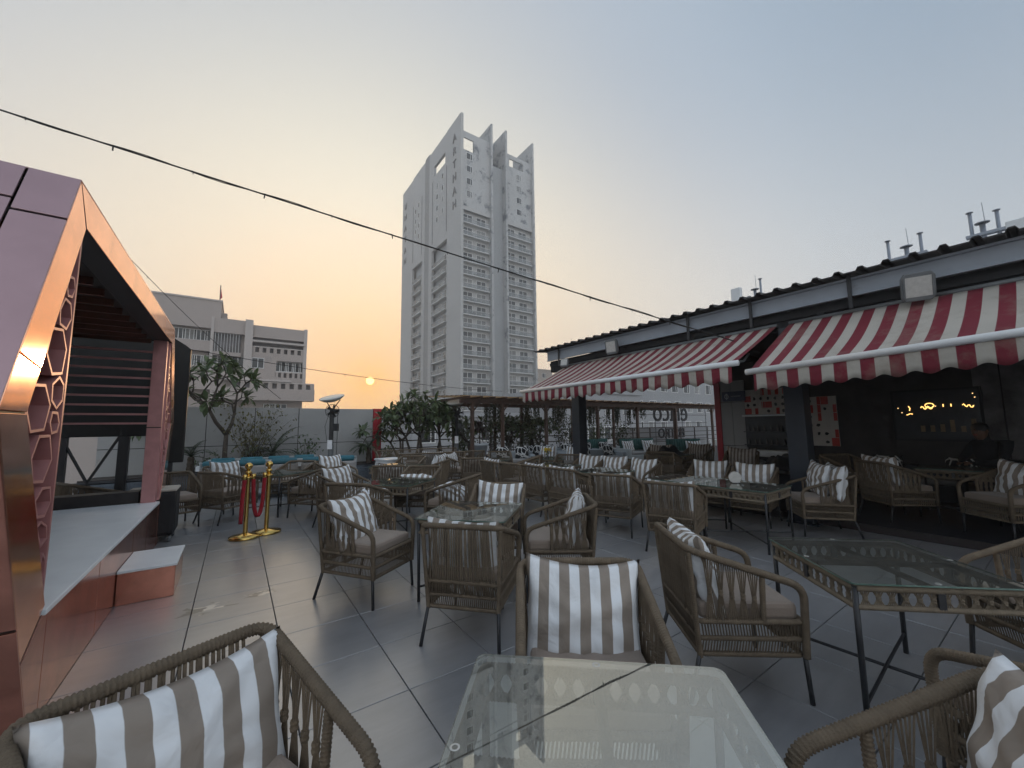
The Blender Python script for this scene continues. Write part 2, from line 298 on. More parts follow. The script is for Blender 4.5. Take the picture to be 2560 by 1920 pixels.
def slat_glow():
    t = M['slat_cream'].node_tree; b = t.nodes['Principled BSDF']; tr = N(t, 'ShaderNodeBsdfTranslucent'); tr.inputs[0].default_value = (.75, .58, .40, 1)
    mx = N(t, 'ShaderNodeMixShader'); mx.inputs[0].default_value = .6; t.links.new(b.outputs[0], mx.inputs[1]); t.links.new(tr.outputs[0], mx.inputs[2]); t.links.new(mx.outputs[0], t.nodes['Material Output'].inputs[0])
slat_glow()
# ------------------------------------------------------------------ helpers
class MB:
    def __init__(s): s.v = []; s.f = []
    def box(s, x0, x1, y0, y1, z0, z1):
        b = len(s.v)
        s.v += [(x0, y0, z0), (x1, y0, z0), (x1, y1, z0), (x0, y1, z0), (x0, y0, z1), (x1, y0, z1), (x1, y1, z1), (x0, y1, z1)]
        s.f += [(b, b + 3, b + 2, b + 1), (b + 4, b + 5, b + 6, b + 7), (b, b + 1, b + 5, b + 4), (b + 1, b + 2, b + 6, b + 5), (b + 2, b + 3, b + 7, b + 6), (b + 3, b, b + 4, b + 7)]
        return s
    def prism(s, poly, axis, a, c):
        """poly: 2-D points; extruded along axis from a to c. axis 'x': (y,z); 'y': (x,z); 'z': (x,y)"""
        def P(p, w): return {'x': (w, p[0], p[1]), 'y': (p[0], w, p[1]), 'z': (p[0], p[1], w)}[axis]
        b = len(s.v); k = len(poly)
        s.v += [P(p, a) for p in poly] + [P(p, c) for p in poly]
        s.f += [tuple(range(b, b + k))[::-1], tuple(range(b + k, b + 2 * k))]
        s.f += [(b + i, b + (i + 1) % k, b + k + (i + 1) % k, b + k + i) for i in range(k)]
        return s
    def tube(s, pts, r, sides=6, cap=True, closed=False):
        """pts: list of Vector; r: radius or list"""
        pts = [Vector(p) for p in pts]; n = len(pts); b = len(s.v)
        rs = r if isinstance(r, (list, tuple)) else [r] * n
        t0 = (pts[1] - pts[0]).normalized(); ref = Vector((0, 0, 1)) if abs(t0.z) < .9 else Vector((1, 0, 0))
        nn = t0.cross(ref).normalized()
        for i in range(n):
            if closed: t = (pts[(i + 1) % n] - pts[i - 1]).normalized()
            else: t = (pts[min(i + 1, n - 1)] - pts[max(i - 1, 0)]).normalized()
            nn = (nn - t * nn.dot(t)); nn = nn.normalized() if nn.length > 1e-6 else t.orthogonal().normalized(); bb = t.cross(nn)
            for k in range(sides):
                a = 2 * math.pi * k / sides; s.v.append(tuple(pts[i] + (nn * math.cos(a) + bb * math.sin(a)) * rs[i]))
        for i in range(n if closed else n - 1):
            j = (i + 1) % n
            for k in range(sides):
                s.f.append((b + i * sides + k, b + i * sides + (k + 1) % sides, b + j * sides + (k + 1) % sides, b + j * sides + k))
        if cap and not closed:
            s.f.append(tuple(b + k for k in range(sides))[::-1]); s.f.append(tuple(b + (n - 1) * sides + k for k in range(sides)))
        return s
    def lathe(s, prof, seg=20, c=(0, 0)):
        b = len(s.v); k = len(prof)
        for i in range(seg):
            a = 2 * math.pi * i / seg
            for (r, z) in prof: s.v.append((c[0] + r * math.cos(a), c[1] + r * math.sin(a), z))
        for i in range(seg):
            j = (i + 1) % seg
            for q in range(k - 1): s.f.append((b + i * k + q, b + j * k + q, b + j * k + q + 1, b + i * k + q + 1))
        return s
    def quad(s, a, b_, c, d):
        b = len(s.v); s.v += [tuple(a), tuple(b_), tuple(c), tuple(d)]; s.f.append((b, b + 1, b + 2, b + 3)); return s
    def mesh(s, name, mat, smooth=False):
        me = bpy.data.meshes.new(name); me.from_pydata(s.v, [], s.f)
        if smooth: me.polygons.foreach_set('use_smooth', [True] * len(me.polygons))
        me.materials.append(M[mat]); me.update(); return me
    def build(s, name, mat, parent=None, smooth=False, bevel=0, loc=None):
        o = bpy.data.objects.new(name, s.mesh(name, mat, smooth)); col.objects.link(o); o.parent = parent
        if loc: o.location = loc
        if bevel:
            m_ = o.modifiers.new('bevel', 'BEVEL'); m_.width = bevel; m_.segments = 2; m_.limit_method = 'ANGLE'
        return o
def inst(name, me, parent=None, loc=(0, 0, 0), rot=(0, 0, 0), scale=None):
    o = bpy.data.objects.new(name, me); col.objects.link(o); o.parent = parent; o.location = loc; o.rotation_euler = rot
    if scale: o.scale = scale
    return o
def tag(o, label=None, cat=None, group=None, kind=None):
    if label: o['label'] = label
    if cat: o['category'] = cat
    if group: o['group'] = group
    if kind: o['kind'] = kind
    return o
def thing(name, label, cat, loc=(0, 0, 0), rz=0., group=None):
    o = bpy.data.objects.new(name, None); o.empty_display_size = .1; col.objects.link(o); o.location = loc; o.rotation_euler = (0, 0, R(rz))
    return tag(o, label, cat, group)
def dup(root, loc, rz, label, group=None):
    r = root.copy(); col.objects.link(r); r.location = loc; r.rotation_euler = (0, 0, R(rz)); r['label'] = label
    if group: r['group'] = group
    for ch in list(root.children):
        c = ch.copy(); col.objects.link(c); c.parent = r
        for g in list(ch.children):
            d = g.copy(); col.objects.link(d); d.parent = c
    return r
def B(x0, x1, y0, y1, z0, z1): return MB().box(x0, x1, y0, y1, z0, z1)
def fillet(pts, rad, seg=5):
    pts = [Vector(p) for p in pts]; out = [pts[0]]
    for i in range(1, len(pts) - 1):
        a, p, c = pts[i - 1], pts[i], pts[i + 1]
        r_ = min(rad, (a - p).length * .49, (c - p).length * .49)
        s0 = p + (a - p).normalized() * r_; s1 = p + (c - p).normalized() * r_
        for k in range(seg + 1):
            t = k / seg; out.append(s0 * (1 - t) ** 2 + p * 2 * t * (1 - t) + s1 * t * t)
    out.append(pts[-1]); return out
def resample(pts, step, closed=False):
    pts = [Vector(p) for p in pts]
    if closed: pts = pts + [pts[0]]
    ds = [0]
    for i in range(1, len(pts)): ds.append(ds[-1] + (pts[i] - pts[i - 1]).length)
    L = ds[-1]; n = max(2, int(round(L / step)))
    if closed: n += (-n) % 3
    out = []; j = 0
    for k in range(n if closed else n + 1):
        d = L * k / n
        while j < len(ds) - 2 and ds[j + 1] < d: j += 1
        t = (d - ds[j]) / max(1e-9, ds[j + 1] - ds[j]); out.append(pts[j].lerp(pts[j + 1], t))
    return out
def wrapped(mb, pts, r, hi, closed=False, pitch=.0120):
    """a tube bound round with rope: ridged when seen close"""
    if hi:
        p = resample(pts, pitch / 3, closed); mb.tube(p, [r * (1, .97, .80)[i % 3] for i in range(len(p))], 8, closed=closed)
    else: mb.tube(pts, r, 6, closed=closed)
    return mb
# ------------------------------------------------------------------ ground and terrace floor
g = MB(); g.quad((-420, -420, -15), (420, -420, -15), (420, 420, -15), (-420, 420, -15))
tag(g.build('ground', 'city'), kind='structure')
floor = tag(B(-9, 26, -6, 14.6, -.4, -.012).build('floor', 'grout'), kind='structure')
# terrace floor tiles
TS = .55; tile_mb = MB(); a_ = TS / 2 - .0028; b_ = a_ - .002
tv = [(-a_, -a_, -.012), (a_, -a_, -.012), (a_, a_, -.012), (-a_, a_, -.012), (-a_, -a_, -.002), (a_, -a_, -.002), (a_, a_, -.002), (-a_, a_, -.002), (-b_, -b_, 0), (b_, -b_, 0), (b_, b_, 0), (-b_, b_, 0)]
tf = [(0, 1, 5, 4), (1, 2, 6, 5), (2, 3, 7, 6), (3, 0, 4, 7), (4, 5, 9, 8), (5, 6, 10, 9), (6, 7, 11, 10), (7, 4, 8, 11), (8, 9, 10, 11)]
tile_mb.v = tv; tile_mb.f = tf; tile_me = tile_mb.mesh('tile', 'floor_tile')
cells = []
for i in range(-9, 24):
    for j in range(-5, 25):
        x = .052 + i * TS; y = 2.575 + (j - 4) * TS
        if x > 16 or y > 13.8: continue
        dx = (Vector((x, y, 0)) - Vector((0, 0, CAM_H))); w = dx.dot(fwd)
        vis = w > .2 and abs(dx.dot(cr) / w) < 1.42 and y < 12 and x < 6.9 and x > -1.2
        cells.append((0 if vis else 1, dx.length, x, y))
cells.sort()
far_t = MB()
for k, (nv, d, x, y) in enumerate(cells):
    if k < 300 and not nv: inst('tile', tile_me, floor, (x, y, 0))
    else:
        b0 = len(far_t.v); far_t.v += [(vx + x, vy + y, vz) for vx, vy, vz in tv]; far_t.f += [tuple(q + b0 for q in f) for f in tf]
tag(far_t.build('tile_field', 'floor_tile', floor), kind='stuff')

# ------------------------------------------------------------------ panelled boundary wall
w = thing('boundary_wall', 'grey panelled boundary wall with a crimson end strip behind the blue benches', 'wall', (0, 12.9, 0))
B(-2.6, 3.6, .03, .14, 0, 2.04).build('backing', 'seam', w)
xs = [-2.6, -1.7, -.64, .41, 1.47, 2.52, 3.58]
for i in range(6):
    for (z0, z1) in ((.1, 1.02), (1.035, 2.045)):
        B(xs[i] + .008, xs[i + 1] - .008, -.012, .03, z0, z1).build('panel', 'wall_panel', w, bevel=.004)
for x in (3.585, 3.72):
    B(x, x + .128, -.03, .16, .3, 2.06).build('red_strip', 'red_clad', w, bevel=.006)

# stone-faced planter under the wall, with separate blocks
def planter(name, label, x0, x1, y0, y1, h, seed):
    t = thing(name, label, 'planter', ((x0 + x1) / 2, (y0 + y1) / 2, 0)); W = (x1 - x0) / 2; D = (y1 - y0) / 2; rr = random.Random(seed)
    B(-W, W, -D + .04, D, 0, h - .03).build('core', 'seam', t); B(-W + .02, W - .02, -D + .08, D - .02, h - .05, h - .005).build('soil', 'soil', t)
    z = 0.; st = MB()
    while z < h - .01:
        hh = min(rr.uniform(.045, .075), h - z); x = -W
        while x < W - .01:
            l = min(rr.uniform(.12, .32), W - x); st.box(x + .003, x + l - .003, -D + rr.uniform(-.012, .012), -D + .05, z + .003, z + hh - .003); x += l
        z += hh
    tag(st.build('stone', 'stone', t), kind='stuff')
    B(-W, W, -D - .02, -D + .07, h - .004, h + .03).build('coping', 'stage_dark', t); return t
planter('stone_planter', 'stacked blue-grey stone planter below the grey panelled wall', -2.6, 3.9, 11.75, 12.85, .42, 1)
planter('stone_planter', 'stacked stone planter under the railing beside the plumeria thicket', 3.95, 17, 12.0, 13.2, .38, 2)

# railing behind the plumerias and the pergola
rl = thing('terrace_railing', 'dark brown horizontal-bar railing running behind the pergola', 'railing', (4, 13.7, 0))
for k in range(16):
    B(k * 1.5 - .025, k * 1.5 + .025, -.025, .025, 0, 1.27).build('post', 'rail_brown', rl)
for z in (.45, .72, .98, 1.24): B(0, 22.5, -.018, .018, z - .02, z + .02).build('rail', 'rail_brown', rl)

# ------------------------------------------------------------------ restaurant pavilion
rs = thing('restaurant_pavilion', 'long dark restaurant pavilion with corrugated roof and grey fascia on the right', 'building', (7, 0, 0))
# local x = X-7
B(0, 6, -6, 5.6, .0, .10).build('plinth', 'plinth', rs)
B(-.004, .0, -6, 5.6, 0, .10).build('plinth_edge', 'seam', rs)
rf = MB(); prof = []
y = -6.
while y < 8.35:
    prof += [(y, 0), (y + .15, 0), (y + .175, .045), (y + .225, .045)]; y += .25
prof += [(8.35, 0)]
b0 = len(rf.v); nprof = len(prof)
for (xx, zz) in ((-.32, 3.485), (6.5, 4.1)):
    for (yy, dz) in prof: rf.v.append((xx, yy, zz + dz))
for (xx, zz) in ((-.32, 3.47), (6.5, 4.085)):
    for (yy, dz) in prof: rf.v.append((xx, yy, zz + dz))
for i in range(nprof - 1):
    rf.f.append((i, i + 1, nprof + i + 1, nprof + i)); rf.f.append((2 * nprof + i, 3 * nprof + i, 3 * nprof + i + 1, 2 * nprof + i + 1)); rf.f.append((i, 2 * nprof + i, 2 * nprof + i + 1, i + 1))
roof = rf.build('roof', 'roof_sheet', rs)
B(-.10, -.06, -6, 8.14, 3.2, 3.455).build('fascia', 'fascia', rs, bevel=.006)
B(-.14, -.102, -6, 8.12, 3.425, 3.455).build('fascia_lip', 'fascia', rs)
B(-.14, -.102, -6, 8.12, 3.195, 3.215).build('fascia_lip', 'fascia', rs)
for yy in (7.62, 4.0, 2.9, 1.62, -1.2): B(-.165, -.142, yy - .022, yy + .022, 3.02, 3.52).build('strap', 'black_steel', rs)
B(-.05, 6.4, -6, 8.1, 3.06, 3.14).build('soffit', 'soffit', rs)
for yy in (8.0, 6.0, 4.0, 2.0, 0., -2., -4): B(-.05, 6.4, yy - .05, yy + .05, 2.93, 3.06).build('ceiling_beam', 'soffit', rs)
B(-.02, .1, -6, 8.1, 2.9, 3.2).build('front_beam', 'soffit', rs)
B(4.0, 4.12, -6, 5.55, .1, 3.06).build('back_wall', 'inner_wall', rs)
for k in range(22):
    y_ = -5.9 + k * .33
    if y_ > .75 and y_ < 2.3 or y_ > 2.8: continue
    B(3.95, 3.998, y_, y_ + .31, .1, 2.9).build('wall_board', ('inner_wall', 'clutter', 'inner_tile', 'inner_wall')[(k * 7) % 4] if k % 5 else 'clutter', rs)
B(0, 4, -6.1, -6, 0, 3.06).build('end_wall', 'inner_wall', rs)
for yy in (7.08, 2.41, -2.3):
    p = B(-.13, .13, yy - .13, yy + .13, 0, 2.93).build('steel_post', 'dark_post', rs, bevel=.012)
    B(-.2, .2, yy - .2, yy + .2, .0, .02).build('base_plate', 'dark_post', p)
# white panelled end wall with navy sign
for i, (y0, y1) in enumerate(((5.27, 5.56), (4.95, 5.26))):
    for (z0, z1) in ((.1, .86), (.875, 2.02), (2.035, 2.6)): B(3.92, 3.985, y0, y1, z0, z1).build('white_panel', 'bar_white' if 0 else 'wall_panel', rs, bevel=.003)
B(3.9, 4.1, 5.57, 5.72, .1, 2.95).build('red_post', 'red_clad', rs)
sg = thing('wall_sign', 'small navy blue sign with a white emblem on the white panelled wall', 'sign', (10.9, 5.2, 2.18))
B(-.02, .02, -.30, .30, -.13, .13).build('board', 'navy', sg, bevel=.01)
em = MB()
ring = [Vector((-.024, .17 + .045 * math.cos(a), .06 * math.sin(a))) for a in [i * math.pi / 9 for i in range(18)]]
em.tube(ring, .007, 5, closed=True); em.tube([(-.024, .17, -.09), (-.024, .165, .0), (-.024, .175, .09)], .006, 5); em.build('emblem', 'white_mark', sg)
ln_ = MB(); ys_ = [.06 - i * .011 for i in range(24)]
ln_.tube([(-.023, yy, .012 * math.sin(i * 2.1) + .006 * math.cos(i * 3.3)) for i, yy in enumerate(ys_)], .0045, 4); ln_.build('lettering', 'white_mark', sg)

# mural of small square prints over the bar and beside the post
def mural(name, label, y0, y1, z0, z1, nx, nz, seed):
    t = thing(name, label, 'mural', (10.95, (y0 + y1) / 2, z0)); rr = random.Random(seed); W = (y1 - y0); H = z1 - z0
    B(0, .02, -W / 2, W / 2, 0, H).build('backing', 'mural_white', t)
    cw = W / nx; chh = H / nz
    for i in range(nx):
        for j in range(nz):
            a = -W / 2 + i * cw; c = j * chh; k = rr.random()
            mt_ = 'mural_red' if k < .34 else 'mural_white'
            B(-.006, 0, a + .004, a + cw * (.5 if k < .2 else 1) - .004, c + .004, c + chh - .004).build('print_square', mt_, t)
            if k > .55:
                ic = MB(); cy, cz = a + cw / 2, c + chh / 2; s_ = min(cw, chh) * .3
                pol = [(cy + s_ * math.cos(q) * rr.uniform(.35, 1), cz + s_ * math.sin(q) * rr.uniform(.6, 1.15)) for q in [i_ * math.pi / 4 for i_ in range(8)]]
                ic.prism(pol, 'x', -.012, -.006); ic.build('icon', 'ink', t)
    hk = MB(); cy = W * .1
    hk.tube(fillet([(-.02, cy + .08, H * .95), (-.02, cy + .08, H * .2), (-.02, cy - .04, H * .2)], .06), .008, 5); hk.build('hook_print', 'mural_white', t); return t
mural('bar_mural', 'red and white mural of small icon squares above the bar shelf', 3.66, 4.95, 1.68, 2.32, 8, 4, 3)
mural('side_mural', 'tall red and white icon mural in the shade right of the steel post', 3.02, 3.60, .93, 2.05, 4, 6, 4)
bs = thing('bar_shelf', 'white bar shelf with dark tiled back under the icon mural', 'shelf', (10.9, 4.3, .1))
B(-.12, .09, -.65, .66, 1.53, 1.57).build('shelf_board', 'bar_white', bs)
B(.02, .09, -.65, .66, .75, 1.53).build('tiled_back', 'inner_tile', bs)
for k in range(20): 
    z = .82 + (k // 10) * .33; y_ = -.6 + (k % 10) * .13 + rnd.uniform(-.03, .03)
    b_m = MB().lathe([(0, 0), (.022, 0), (.024, .09), (.009, .13), (.009, .17), (0, .17)], 8, (0, 0)); b_m.build('bottle', 'clutter', bs, True, loc=(-.03, y_, z))
B(-.10, .02, -.65, .66, .80, .82).build('lower_shelf', 'inner_tile', bs); B(-.10, .02, -.65, .66, 1.13, 1.15).build('lower_shelf', 'inner_tile', bs)
B(-.5, -.1, -.65, .66, 0, .7).build('counter', 'bar_white', bs, bevel=.01)

# lit window into the inner room
wn = thing('lit_window', 'dark interior window showing warm squiggles of neon inside', 'window', (10.96, 1.52, 1.1))
B(-.03, .0, -.6, .6, -.02, .98).build('frame', 'ink', wn)
B(-.045, -.03, -.56, .56, .02, .94).build('pane', 'inner_tile', wn)
def squig(name, pts, r=.007, mt='neon'):
    s_ = MB(); s_.tube([Vector((-.06, p[0], p[1])) for p in pts], r, 5); return s_.build(name, mt, wn)
squig('neon_tube', [(.18 - i * .016, .62 + .03 * math.sin(i * 1.3)) for i in range(12)])
squig('neon_tube', [(.06 + .06 * math.cos(i * .6), .66 + .045 * math.sin(i * .6)) for i in range(11)])
squig('neon_tube', [(.30 + i * .018, .50 + .012 * math.sin(i)) for i in range(6)])
squig('neon_tube', [(-.36 - i * .017, .65 - .004 * i + .025 * math.sin(i * 1.7)) for i in range(9)])
squig('neon_tube', [(.34, .57), (.33, .62), (.35, .66)]); squig('neon_tube', [(-.12, .63), (-.12, .68)]); squig('neon_tube', [(-.22, .63), (-.22, .68)])
for (yy, zz) in ((.5, .62), (-.52, .78), (-.02, .64), (-.5, .85), (.45, .53)): squig('bulb', [(yy, zz), (yy, zz + .012)], .008, 'bulb_warm')
for k in range(6): B(-.058, -.05, -.50 + k * .13, -.44 + k * .13, .16, .16 + rnd.uniform(.1, .24)).build('bottle_row', 'tan_bag', wn)
for k in range(9): B(-.058, -.05, -.48 + k * .06, -.476 + k * .06, .3, .52).build('grille_bar', 'black_steel', wn)

# floodlights on the fascia
def flood(label, y, z, s, rz, tilt):
    t = thing('floodlight', label, 'floodlight', (6.72, y, z), rz, 'floodlights on the fascia')
    b_m = MB(); pol = [(-.13, -.10), (-.10, -.15), (.10, -.15), (.13, -.10), (.13, .10), (.10, .15), (-.10, .15), (-.13, .10)]
    pol = [(a * s, c * s) for a, c in pol]; b_m.prism(pol, 'x', -.05, .04); bo = b_m.build('housing', 'lamp_grey', t, bevel=.012)
    B(-.056, -.05, -.10 * s, .10 * s, -.105 * s, .105 * s).build('lens', 'lamp_glass', t)
    B(.04, .12, -.02, .02, -.03, .03).build('bracket', 'black_steel', t)
    for q in (-1, 1): B(-.062, -.05, q * .108 * s - .008, q * .108 * s + .008, -.11 * s, .11 * s).build('bezel', 'lamp_grey', t)
    t.rotation_euler = (0, R(tilt), R(rz))
flood('large square floodlight on the grey fascia above the right awning', .95, 3.10, 1.15, 18, -14)
flood('square floodlight on the fascia above the middle of the left awning', 5.72, 3.18, 1.1, 12, -10)
flood('small tilted floodlight at the left tip of the pavilion roof', 7.26, 3.02, .8, 30, 25)

# striped awnings
def awning(label, y0, y1, bl, br, sag, seed):
    """y0<y1; fabric from the wall (x=7, z=2.99) down to a bar at x=5.5; bl/br bar height at y1/y0"""
    t = thing('striped_awning', label, 'awning', (7, 0, 0), 0, 'red and white awnings'); rr = random.Random(seed)
    nx, ny = 14, 60; c = MB()
    def bz(y): return br + (bl - br) * (y - y0) / (y1 - y0)
    ph = [rr.uniform(0, 6) for _ in range(4)]
    for j in range(ny + 1):
        y = y0 + (y1 - y0) * j / ny
        for i in range(nx + 1):
            q = i / nx; x = -.05 - 1.45 * q; z = 2.99 + (bz(y) - 2.99) * q
            e = min(1, 4 * j / ny, 4 * (ny - j) / ny)
            z -= sag * math.sin(math.pi * q) * (e * .6 + .4) + .012 * math.sin(y * 2.3 + ph[0]) * math.sin(math.pi * q) + .006 * math.sin(y * 6 + ph[1] + q * 3) * q * (1 - q) * 4
            yy = y + .05 * math.sin(math.pi * q) * math.sin(y * .9 + ph[2]); c.v.append((x, yy, z))
    for j in range(ny):
        for i in range(nx):
            a = j * (nx + 1) + i; c.f.append((a, a + 1, a + nx + 2, a + nx + 1))
    o = c.build('canopy', 'awning', t, True); md = o.modifiers.new('thick', 'SOLIDIFY'); md.thickness = .004
    v = MB(); n_ = int((y1 - y0 - .1) / .0145); ya, yb = y0 + .05, y1 - .05
    for j in range(n_ + 1):
        y = ya + (yb - ya) * j / n_; top = bz(y) - .035; bot = top - .215 - .022 * math.sin(2 * math.pi * (y - ya) / .232) 
        for k in range(4):
            q = k / 3; v.v.append((-1.50 - .012 * math.sin(y * 5 + ph[3]) * q - .006 * math.sin(y * 17) * q, y, top + (bot - top) * q))
    for j in range(n_):
        for k in range(3): a = j * 4 + k; v.f.append((a, a + 1, a + 5, a + 4))
    o = v.build('valance', 'awning', t, True); md = o.modifiers.new('thick', 'SOLIDIFY'); md.thickness = .004
    MB().tube([(-1.5, y0 - .04, bz(y0)), (-1.5, y1 + .04, bz(y1))], .04, 12).build('front_bar', 'white_paint', t, True)
    MB().tube([(-.05, y0, 3.0), (-.05, y1, 3.0)], .03, 10).build('roller', 'lamp_grey', t, True)
    for y in (y0 + .45, (y0 + y1) / 2, y1 - .45):
        MB().tube([(-.05, y, 2.62), (-.8, y - .25, 2.40), (-1.46, y, bz(y) - .02)], .02, 6).build('folding_arm', 'lamp_grey', t)
awning('striped awning farther along the pavilion, over the open terrace corner', 2.57, 7.45, 2.27, 2.28, .05, 1)
awning('large near striped awning on the right, shading the dark seating', -2.6, 2.40, 2.14, 2.33, .07, 2)

# ------------------------------------------------------------------ stage with hexagonal copper portal
X0 = -.77
st = thing('copper_stage', 'copper and rose panelled stage portal with hexagon lattice and white platform', 'stage', (X0, 5.05, 0))
YL = lambda y: y - 5.05
OUT = [(3.03, 2.85), (2.42, 1.56), (3.09, 0.)]; INN = [(3.18, 2.64), (2.68, 1.56), (3.165, .57)]
def mir(p): return (10.10 - p[0], p[1])
def facet(name, mt, poly, x0, x1, bev=.004):
    return MB().prism([(YL(p[0]), p[1]) for p in poly], 'x', x0, x1).build(name, mt, st, bevel=bev)
def lerp(a, b, t): return (a[0] + (b[0] - a[0]) * t, a[1] + (b[1] - a[1]) * t)
for side in (0, 1):
    F = (lambda p: p) if not side else mir
    o, i_ = [F(p) for p in OUT], [F(p) for p in INN]; S = .004
    k = .8
    facet('copper_facet', 'copper', [lerp(o[0], o[1], .004), lerp(o[0], o[1], k), lerp(i_[0], i_[1], k), lerp(i_[0], i_[1], .004)], -.006, 0)
    facet('copper_facet', 'copper', [lerp(o[0], o[1], k + .006), lerp(o[0], o[1], .997), lerp(i_[0], i_[1], .997), lerp(i_[0], i_[1], k + .006)], -.006, 0)
    facet('copper_facet', 'copper', [lerp(o[1], o[2], .004), lerp(o[1], o[2], .74), lerp(i_[1], i_[2], .99), lerp(i_[1], i_[2], .004)], -.006, 0)
    facet('copper_facet', 'copper_dull', [lerp(o[1], o[2], .75), o[2], F((3.205, 0)), F((3.205, .53)), F((3.165, .555))], -.006, 0)
    # core and outer cladding
    facet('core', 'stage_dark', [o[0], o[1], i_[1], i_[0]], -.17, -.008, 0); facet('core', 'stage_dark', [o[1], o[2], F((3.3, 0)), i_[2], i_[1]], -.17, -.008, 0)
    def clad(a, b, t0, t1, x0, x1, mt='rose_panel'):
        p, q = lerp(a, b, t0), lerp(a, b, t1); dx = Vector((q[0] - p[0], q[1] - p[1])).normalized(); nx_ = Vector((dx.y, -dx.x)); 
        if (nx_.x > 0) != bool(side): nx_ = -nx_
        pp = [(p[0], p[1]), (q[0], q[1]), (q[0] + nx_.x * .012, q[1] + nx_.y * .012), (p[0] + nx_.x * .012, p[1] + nx_.y * .012)]
        return facet('outer_panel', mt, pp, x0, x1, .003)
    clad(o[0], o[1], .0, .22, -.19, 0); clad(o[0], o[1], .23, .995, -.19, 0)
    clad(o[1], o[2], .005, .62, -.19, 0, 'copper_dull'); clad(o[1], o[2], .63, 1, -.19, 0, 'copper_dull')
    # inner reveal
    facet('reveal', 'rose_frame', [i_[0], i_[1], lerp(i_[1], F((3.5, 1.56)), .02), lerp(i_[0], F((3.4, 2.5)), .05)], -.17, -.0065, 0)
    facet('reveal', 'rose_frame', [i_[1], i_[2], lerp(i_[2], F((3.4, .57)), .06), lerp(i_[1], F((3.5, 1.56)), .02)], -.17, -.0065, 0)
    if side: continue
    clad(o[0], o[1], .0, .165, -1.4, -.2); clad(o[0], o[1], .175, .99, -1.4, -.2, 'rose_panel'); clad(o[1], o[2], .01, 1, -1.4, -.2, 'copper_dull')
facet('copper_facet', 'copper', [(3.035, 2.85), (6.2, 2.85), (6.2, 2.645), (3.19, 2.645)], -.006, 0); facet('copper_facet', 'copper', [(6.21, 2.85), (7.065, 2.85), (6.915, 2.645), (6.21, 2.645)], -.006, 0)
facet('core', 'stage_dark', [(3.04, 2.845), (7.06, 2.845), (6.92, 2.65), (3.18, 2.65)], -.17, -.008, 0)
facet('top_panel', 'rose_panel', [(3.03, 2.852), (7.07, 2.852), (7.07, 2.862), (3.03, 2.862)], -1.4, 0)
facet('pier', 'rose_frame', [(6.80, .56), (6.94, .56), (6.94, 2.645), (6.80, 2.645)], -.17, -.03); facet('pier_joint', 'seam', [(6.797, 1.50), (6.803, 1.50), (6.803, 1.512), (6.797, 1.512)], -.17, -.03, 0)
# lattice of irregular hexagons on both flanks
HEX = [[(3.06, 2.32), (3.13, 2.33), (3.165, 2.27), (3.13, 2.21), (3.06, 2.2), (3.03, 2.25)], [(3.03, 2.19), (3.12, 2.18), (3.16, 2.1), (3.09, 2.02), (2.99, 2.03), (2.97, 2.11)], [(2.9, 2.0), (3.05, 2.02), (3.13, 1.92), (3.1, 1.78), (2.96, 1.76), (2.86, 1.86)], [(3.07, 1.77), (3.15, 1.73), (3.15, 1.64), (3.07, 1.59), (2.99, 1.63), (2.98, 1.72)], [(2.76, 1.7), (2.9, 1.71), (2.99, 1.61), (2.94, 1.48), (2.78, 1.47), (2.71, 1.57)], [(3.02, 1.58), (3.1, 1.58), (3.14, 1.52), (3.12, 1.47), (3.04, 1.46), (3.0, 1.52)], [(2.89, 1.46), (3.03, 1.46), (3.09, 1.33), (3.0, 1.22), (2.87, 1.23), (2.82, 1.35)], [(3.0, 1.2), (3.11, 1.19), (3.14, 1.11), (3.07, 1.04), (2.97, 1.05), (2.92, 1.14)], [(3.03, 1.03), (3.12, .99), (3.14, .92), (3.06, .89), (3.0, .97), (2.98, 1.01)], [(3.1, .86), (3.15, .82), (3.155, .74), (3.13, .68), (3.09, .73), (3.08, .81)]]
def rim(name, poly, w_, x0, x1):
    c = Vector((sum(p[0] for p in poly) / len(poly), sum(p[1] for p in poly) / len(poly))); k = len(poly); mb = MB()
    inn = [tuple(c + (Vector(p) - c) * (1 - w_ / max(.02, (Vector(p) - c).length))) for p in poly]
    for x in (x0, x1): mb.v += [(x, YL(p[0]), p[1]) for p in poly] + [(x, YL(p[0]), p[1]) for p in inn]
    for i in range(k):
        j = (i + 1) % k; a = 2 * k
        mb.f += [(i, j, k + j, k + i), (a + i, a + k + i, a + k + j, a + j), (i, a + i, a + j, j), (k + i, k + j, a + k + j, a + k + i)]
    return mb.build(name, 'rose_frame', st)
for F in (lambda p: p, mir):
    for h in HEX: rim('lattice_cell', [F(p) for p in h], .016, -.15, -.012)
    a, b = F((3.18, 2.60)), F((3.165, .57)); facet('lattice_post', 'rose_frame', [a, b, (b[0] - .02 if F((0, 0))[0] == 0 else b[0] + .02, b[1]), (a[0] - .02 if F((0, 0))[0] == 0 else a[0] + .02, a[1])], -.15, -.01, 0)
    for (p, q) in (((2.88, 2.0), (2.97, 2.05)), ((2.82, 1.7), (2.98, 1.68)), ((2.74, 1.46), (2.9, 1.46)), ((2.94, 1.76), (2.96, 1.7)), ((2.99, 1.6), (3.0, 1.55)), ((2.88, 1.22), (2.97, 1.2)), ((3.09, 1.33), (3.16, 1.38)), ((3.0, 1.03), (2.97, 1.05)), ((3.06, .89), (3.1, .86)), ((3.13, 1.92), (3.17, 1.97))):
        MB().tube([(-.08, YL(F(p)[0]), p[1]), (-.08, YL(F(q)[0]), q[1])], .012, 5).build('lattice_link', 'rose_frame', st)
for k in range(9):
    z = 1.56 + k * .116; B(-1.62, -.12, YL(6.84), YL(6.88), z - .012, z + .012).build('cross_bar', 'rose_frame', st)
